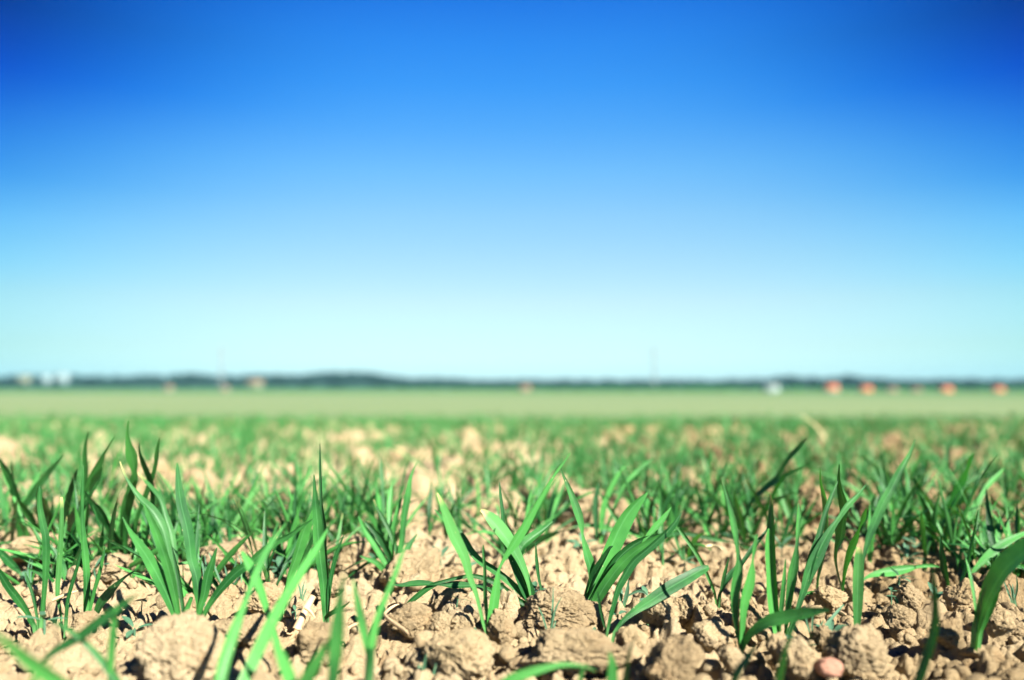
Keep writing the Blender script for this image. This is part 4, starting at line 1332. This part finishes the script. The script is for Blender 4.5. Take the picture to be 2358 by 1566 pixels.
# hedgerow of shrubs at the far field edge, thicker to the right
parts = []
for k in range(1500):
    X = gf.uniform(-600, 2950)
    right = float(smooth(1050, 1500, X))
    if gf.random() > .22 + .78 * right:
        continue
    y = gf.uniform(600, 700)
    x = (X - W0 / 2) / FPX * y
    H = gf.uniform(1.0, 2.4) + 2.2 * right * gf.random()
    place(parts, TREES[int(gf.integers(len(TREES)))], x, y, prof(y) - .4 * H * .25, H, H * gf.uniform(1.0, 1.9))
v, f, _ = merge(parts)
o = link('hedgerow', mesh_np('hedgerow', v, f, None, False, [M['hedge']]))
tag(o, 'bright green shrubs along the far edge of the field', 'hedge', None, 'stuff')


def box(x0, x1, y0, y1, z0, z1):
    v = np.array([(x, y, z) for x in (x0, x1) for y in (y0, y1) for z in (z0, z1)], float)
    f = np.array([(0, 1, 3, 2), (4, 6, 7, 5), (0, 4, 5, 1), (2, 3, 7, 6), (0, 2, 6, 4), (1, 5, 7, 3)])
    return v, f, None


def gable(x0, x1, y0, y1, z0, h, over=.5):
    ym = (y0 + y1) / 2
    a, b = x0 - over, x1 + over
    pr = [(y0 - over, z0 - over * .6), (ym, z0 + h), (y1 + over, z0 - over * .6)]
    t = .25
    v = []
    for x in (a, b):
        for (yy, zz) in pr:
            v.append((x, yy, zz))
        for (yy, zz) in pr:
            v.append((x, yy, zz - t))
    f = [(0, 1, 7, 6), (1, 2, 8, 7), (3, 9, 10, 4), (4, 10, 11, 5), (0, 6, 9, 3), (2, 5, 11, 8), (0, 3, 4, 1), (1, 4, 5, 2), (6, 7, 10, 9), (7, 8, 11, 10)]
    return np.array(v, float), np.array(f), None


def build(name, parts, mat, parent):
    v, f, _ = merge(parts)
    return link(name, mesh_np(name, v, f, None, False, [M[mat]]), parent)


def house(X, Yfoot, wpx, hpx, y, wall, roof, label, floors=1, flat=False, name='house'):
    x = (X - W0 / 2) / FPX * y
    z = CAMH + (HORIZON - Yfoot) / FPX * y
    k = y / FPX
    w, hh = wpx * k, hpx * k
    e = empty(name, (x, y, z))
    tag(e, label, 'house' if name == 'house' else 'building', 'houses along the far field edge')
    dp = min(w, 9.0)
    wall_h = hh * (.45 if not flat else 1.0)
    build('wall', [box(-w / 2, w / 2, 0, dp, -3, wall_h)], wall, e)
    if flat:
        r = build('roof', [box(-w / 2 - .3, w / 2 + .3, -.3, dp + .3, wall_h, wall_h + .5)], roof, e)
    else:
        # gable-end wall under the ridge
        r = build('roof', [gable(-w / 2, w / 2, 0, dp, wall_h, hh - wall_h)], roof, e)
        build('chimney', [box(w * .2, w * .2 + .8, dp * .45, dp * .45 + .8, wall_h, hh + .6)], 'tile_pink', r)
    for fl in range(floors):
        zz = .9 + fl * 2.9
        if zz + 1.2 > wall_h:
            break
        nwin = max(2, int(w / 3))
        for q in range(nwin):
            xx = -w / 2 + (q + .5) * w / nwin
            if fl == 0 and q == nwin // 2:
                build('door', [box(xx - .5, xx + .5, -.06, -.003, 0, 2.0)], 'bark', e)
                continue
            fr = build('window', [box(xx - .6, xx + .6, -.05, -.003, zz, zz + 1.25)], 'white_wall', e)
            build('pane', [box(xx - .5, xx + .5, -.075, -.052, zz + .08, zz + 1.17)], 'pane', fr)
    return e


house(1918, 906, 24, 21, 585, 'white_wall', 'tile', 'orange-roofed house at the far field edge, the brightest and nearest to the white house')
house(1997, 908, 22, 19, 585, 'cream_wall', 'tile', 'smaller orange-roofed house second from the white house')
house(2182, 909, 22, 19, 585, 'cream_wall', 'tile', 'orange-roofed house at the far field edge, standing alone right of the pair')
house(2302, 908, 20, 17, 585, 'cream_wall', 'tile', 'orange-roofed house nearest the right edge, far away')
house(2056, 905, 20, 12, 590, 'cream_wall', 'tile_pink', 'faint low pinkish house between the pair and the lone orange roof')
house(2112, 904, 18, 11, 590, 'cream_wall', 'tile_pink', 'faint low house just left of the lone orange roof')
house(1780, 907, 28, 21, 585, 'white_wall', 'grey_roof', 'white house with a grey roof at the far field edge', 2)
house(1210, 904, 22, 17, 590, 'cream_wall', 'tile_pink', 'small pinkish house at the far field edge near the middle')
house(388, 899, 16, 11, 590, 'cream_wall', 'tile_pink', 'leftmost small pinkish house at the field edge, left of the first pylon')
house(518, 901, 14, 11, 590, 'cream_wall', 'tile_pink', 'small orange-roofed house below the first pylon')
house(586, 888, 34, 14, 790, 'cream_wall', 'tile_pink', 'wide pale pinkish building standing before the dark wood', 2)
house(140, 880, 26, 20, 850, 'pale_wall', 'grey_roof', 'white block on the skyline at the far left, the tallest of three', 3, True, 'building')
house(104, 880, 18, 15, 850, 'pale_wall', 'grey_roof', 'lower white block on the skyline, middle of the three at the far left', 2, True, 'building')
house(52, 878, 24, 12, 850, 'cream_wall', 'tile_pink', 'lowest pinkish block on the skyline, leftmost of three', 2, True, 'building')


def beam(p, q, t):
    p, q = np.array(p, float), np.array(q, float)
    d = norm(q - p)
    a = norm(np.cross(d, [.3, .2, .9] if abs(d[2]) < .9 else [1, 0, 0]))
    b = np.cross(d, a)
    v = np.array([m + (sa * a + sb * b) * t / 2 for m in (p, q) for sa, sb in ((-1, -1), (1, -1), (1, 1), (-1, 1))])
    f = np.array([(0, 1, 5, 4), (1, 2, 6, 5), (2, 3, 7, 6), (3, 0, 4, 7), (0, 3, 2, 1), (4, 5, 6, 7)])
    return v, f, None


def pylon(X, Ytop, y, label):
    x = (X - W0 / 2) / FPX * y
    zt = CAMH + (HORIZON - Ytop) / FPX * y
    z0 = -3.0
    H = zt - z0
    e = empty('pylon', (x, y, z0))
    tag(e, label, 'pylon', 'pylons on the horizon')
    wb, wt, t = 3.4, 2.2, .26
    cor = lambda h, sx, sy: (sx * (wb + (wt - wb) * h / H) / 2, sy * (wb + (wt - wb) * h / H) / 2, h)
    for sx in (-1, 1):
        for sy in (-1, 1):
            build('leg', [beam(cor(0, sx, sy), cor(H * .97, sx, sy), t)], 'steel', e)
    br = []
    n = 15
    for k in range(n):
        h0, h1 = H * .97 * k / n, H * .97 * (k + 1) / n
        for (a, b) in (((-1, -1), (1, -1)), ((1, -1), (1, 1)), ((1, 1), (-1, 1)), ((-1, 1), (-1, -1))):
            br.append(beam(cor(h0, *a), cor(h1, *b), t * .6))
            br.append(beam(cor(h0, *b), cor(h1, *a), t * .6))
            br.append(beam(cor(h1, *a), cor(h1, *b), t * .5))
    build('lattice', br, 'steel', e)
    for h in (.80, .88, .96):
        c = build('crossarm', [beam((-2.6, 0, H * h), (2.6, 0, H * h), .25), beam((-2.6, 0, H * h), (0, 0, H * h + 1.1), .16), beam((2.6, 0, H * h), (0, 0, H * h + 1.1), .16)], 'steel', e)
        for sx in (-2.4, 2.4):
            build('insulator', [beam((sx, 0, H * h - 1.2), (sx, 0, H * h - .1), .2)], 'steel', c)
    build('peak', [beam((0, 0, H * .95), (0, 0, H), .25)], 'steel', e)


pylon(510, 797, 800, 'slim grey lattice pylon on the horizon at the left')
pylon(1507, 797, 800, 'slim grey lattice pylon on the horizon, right of the middle')

# ------------------------------------------------------------------ light and air
sun_dir = norm(np.array([.67, -.74, 0.0]))
EL = math.radians(38)
to_sun = np.array([sun_dir[0] * math.cos(EL), sun_dir[1] * math.cos(EL), math.sin(EL)])
ld = bpy.data.lights.new('sun', 'SUN')
ld.energy = 5.0
ld.angle = math.radians(0.5)
ld.color = (1.0, 0.95, 0.86)
lo = bpy.data.objects.new('sun', ld)
COL.objects.link(lo)
lo.rotation_euler = Vector(-to_sun).to_track_quat('-Z', 'Y').to_euler()

w = bpy.data.worlds.new('World')
S.world = w
w.use_nodes = True
nt = w.node_tree
nt.nodes.clear()
out = nt.nodes.new('ShaderNodeOutputWorld')
bg = nt.nodes.new('ShaderNodeBackground')
sky = nt.nodes.new('ShaderNodeTexSky')
sky.sky_type = 'NISHITA'
sky.sun_disc = False
sky.sun_elevation = EL
sky.sun_rotation = math.atan2(to_sun[0], to_sun[1])
sky.air_density = 1.0
sky.dust_density = 0.6
sky.ozone_density = 2.0
bg.inputs[1].default_value = 0.09
SKY_TINT = True
tc = nt.nodes.new('ShaderNodeTexCoord')
sp = nt.nodes.new('ShaderNodeSeparateXYZ')
nt.links.new(tc.outputs['Generated'], sp.inputs[0])
asn = nt.nodes.new('ShaderNodeMath'); asn.operation = 'ARCSINE'
nt.links.new(sp.outputs['Z'], asn.inputs[0])
mr = nt.nodes.new('ShaderNodeMapRange')
mr.inputs['From Min'].default_value = 0
mr.inputs['From Max'].default_value = math.radians(40)
nt.links.new(asn.outputs[0], mr.inputs['Value'])
TINT = [(0.0, (0.5277, 0.7869, 1.0)), (0.0218, (0.4771, 0.6965, 0.8803)), (0.0686, (0.495, 0.6137, 0.6791)), (0.1467, (0.5768, 0.6242, 0.5997)), (0.2244, (0.5356, 0.6457, 0.6306)), (0.3012, (0.4719, 0.6684, 0.7015)), (0.3768, (0.3469, 0.6626, 0.791)), (0.4508, (0.2162, 0.6007, 0.8654)), (0.5228, (0.1237, 0.5468, 0.9362)), (0.5926, (0.0842, 0.4934, 0.9674)), (0.6599, (0.0533, 0.4031, 0.9443)), (0.9875, (0.0267, 0.1613, 0.3777))]
SIDE = [(0.0, (0.3437, 0.4116, 0.427)), (0.0184, (0.343, 0.4106, 0.4309)), (0.0578, (0.341, 0.4186, 0.4145)), (0.1235, (0.3257, 0.4333, 0.4448)), (0.1889, (0.2621, 0.4239, 0.4816)), (0.2539, (0.2014, 0.3788, 0.4833)), (0.3181, (0.1036, 0.2804, 0.4382)), (0.4125, (0.0516, 0.1896, 0.3778)), (0.4738, (0.01, 0.1151, 0.3192)), (0.5158, (0.01, 0.0951, 0.2478)), (0.5629, (0.01, 0.0805, 0.1792))]
BALANCE = [(0.0, (0.6029, 0.6088, 0.6137)), (0.0184, (0.6054, 0.6099, 0.6135)), (0.0578, (0.6073, 0.61, 0.6116)), (0.1235, (0.6029, 0.6058, 0.6075)), (0.1889, (0.5987, 0.6011, 0.602)), (0.2539, (0.5912, 0.5938, 0.595)), (0.3181, (0.5832, 0.5859, 0.5873)), (0.4125, (0.5708, 0.5736, 0.5751)), (0.4738, (0.563, 0.5659, 0.5674)), (0.5158, (0.5567, 0.5596, 0.5612)), (0.5629, (0.5501, 0.553, 0.5547))]
r_mid = ramp(nt, TINT, mr.outputs[0])
r_side = ramp(nt, SIDE, mr.outputs[0])
r_bal = ramp(nt, BALANCE, mr.outputs[0])
# lens vignette painted into the sky colour, darker either side of north
az = N(nt, 'ShaderNodeMath', operation='ARCTAN2')
nt.links.new(sp.outputs['X'], az.inputs[0])
nt.links.new(sp.outputs['Y'], az.inputs[1])
ab = N(nt, 'ShaderNodeMath', operation='ABSOLUTE')
nt.links.new(az.outputs[0], ab.inputs[0])
dv = N(nt, 'ShaderNodeMath', operation='DIVIDE', use_clamp=True)
dv.inputs[1].default_value = math.radians(33.2)
nt.links.new(ab.outputs[0], dv.inputs[0])
pw = N(nt, 'ShaderNodeMath', operation='POWER')
pw.inputs[1].default_value = 3.0
nt.links.new(dv.outputs[0], pw.inputs[0])
s2 = N(nt, 'ShaderNodeVectorMath', operation='SCALE')
s2.inputs['Scale'].default_value = 2.0
nt.links.new(r_side.outputs[0], s2.inputs[0])
b2 = N(nt, 'ShaderNodeVectorMath', operation='SCALE')
b2.inputs['Scale'].default_value = 2.0
nt.links.new(r_bal.outputs[0], b2.inputs[0])
az1 = N(nt, 'ShaderNodeMapRange')
az1.inputs['From Min'].default_value = -math.radians(33.2)
az1.inputs['From Max'].default_value = math.radians(33.2)
az1.inputs['To Min'].default_value = -1.0
nt.links.new(az.outputs[0], az1.inputs['Value'])
gb = N(nt, 'ShaderNodeGamma')
nt.links.new(b2.outputs[0], gb.inputs[0])
nt.links.new(az1.outputs[0], gb.inputs[1])
gm = N(nt, 'ShaderNodeGamma')
nt.links.new(s2.outputs[0], gm.inputs[0])
nt.links.new(pw.outputs[0], gm.inputs[1])
tint = mixc(nt, 1.0, r_mid.outputs[0], gm.outputs[0], 'MULTIPLY')
tint = mixc(nt, 1.0, tint, gb.outputs[0], 'MULTIPLY')
graded = mixc(nt, 1.0, sky.outputs[0], tint, 'MULTIPLY')
vm = N(nt, 'ShaderNodeVectorMath', operation='SCALE')
vm.inputs['Scale'].default_value = 0.8575
nt.links.new(graded, vm.inputs[0])
nt.links.new(vm.outputs[0], bg.inputs[0])

nt.links.new(bg.outputs[0], out.inputs[0])

HAZE = 0.00010
if HAZE:
    zb, ztp = -80.0, 46.0
    v, f, _ = box(-2200, 2200, -200, 2300, zb, ztp)
    m, hnt, nd, lk = new_mat('haze')
    ho = N(hnt, 'ShaderNodeOutputMaterial')
    pv = N(hnt, 'ShaderNodeVolumePrincipled')
    pv.inputs['Color'].default_value = (.34, .76, 1.0, 1)
    pv.inputs['Density'].default_value = HAZE
    lk.new(pv.outputs[0], ho.inputs['Volume'])
    o = link('haze', mesh_np('haze', v, f, None, False, [m]))
    tag(o, 'thin pale blue haze in the air', None, None, 'stuff')

S.render.engine = 'CYCLES'
S.cycles.use_denoising = True
S.cycles.max_bounces = 8
S.cycles.transparent_max_bounces = 8
S.cycles.volume_bounces = 0
S.cycles.use_adaptive_sampling = True
S.cycles.adaptive_threshold = 0.01
S.cycles.sample_clamp_indirect = 6
S.view_settings.view_transform = 'Standard'
S.view_settings.look = 'None'
S.view_settings.gamma = 1.0
S.view_settings.exposure = 1.7
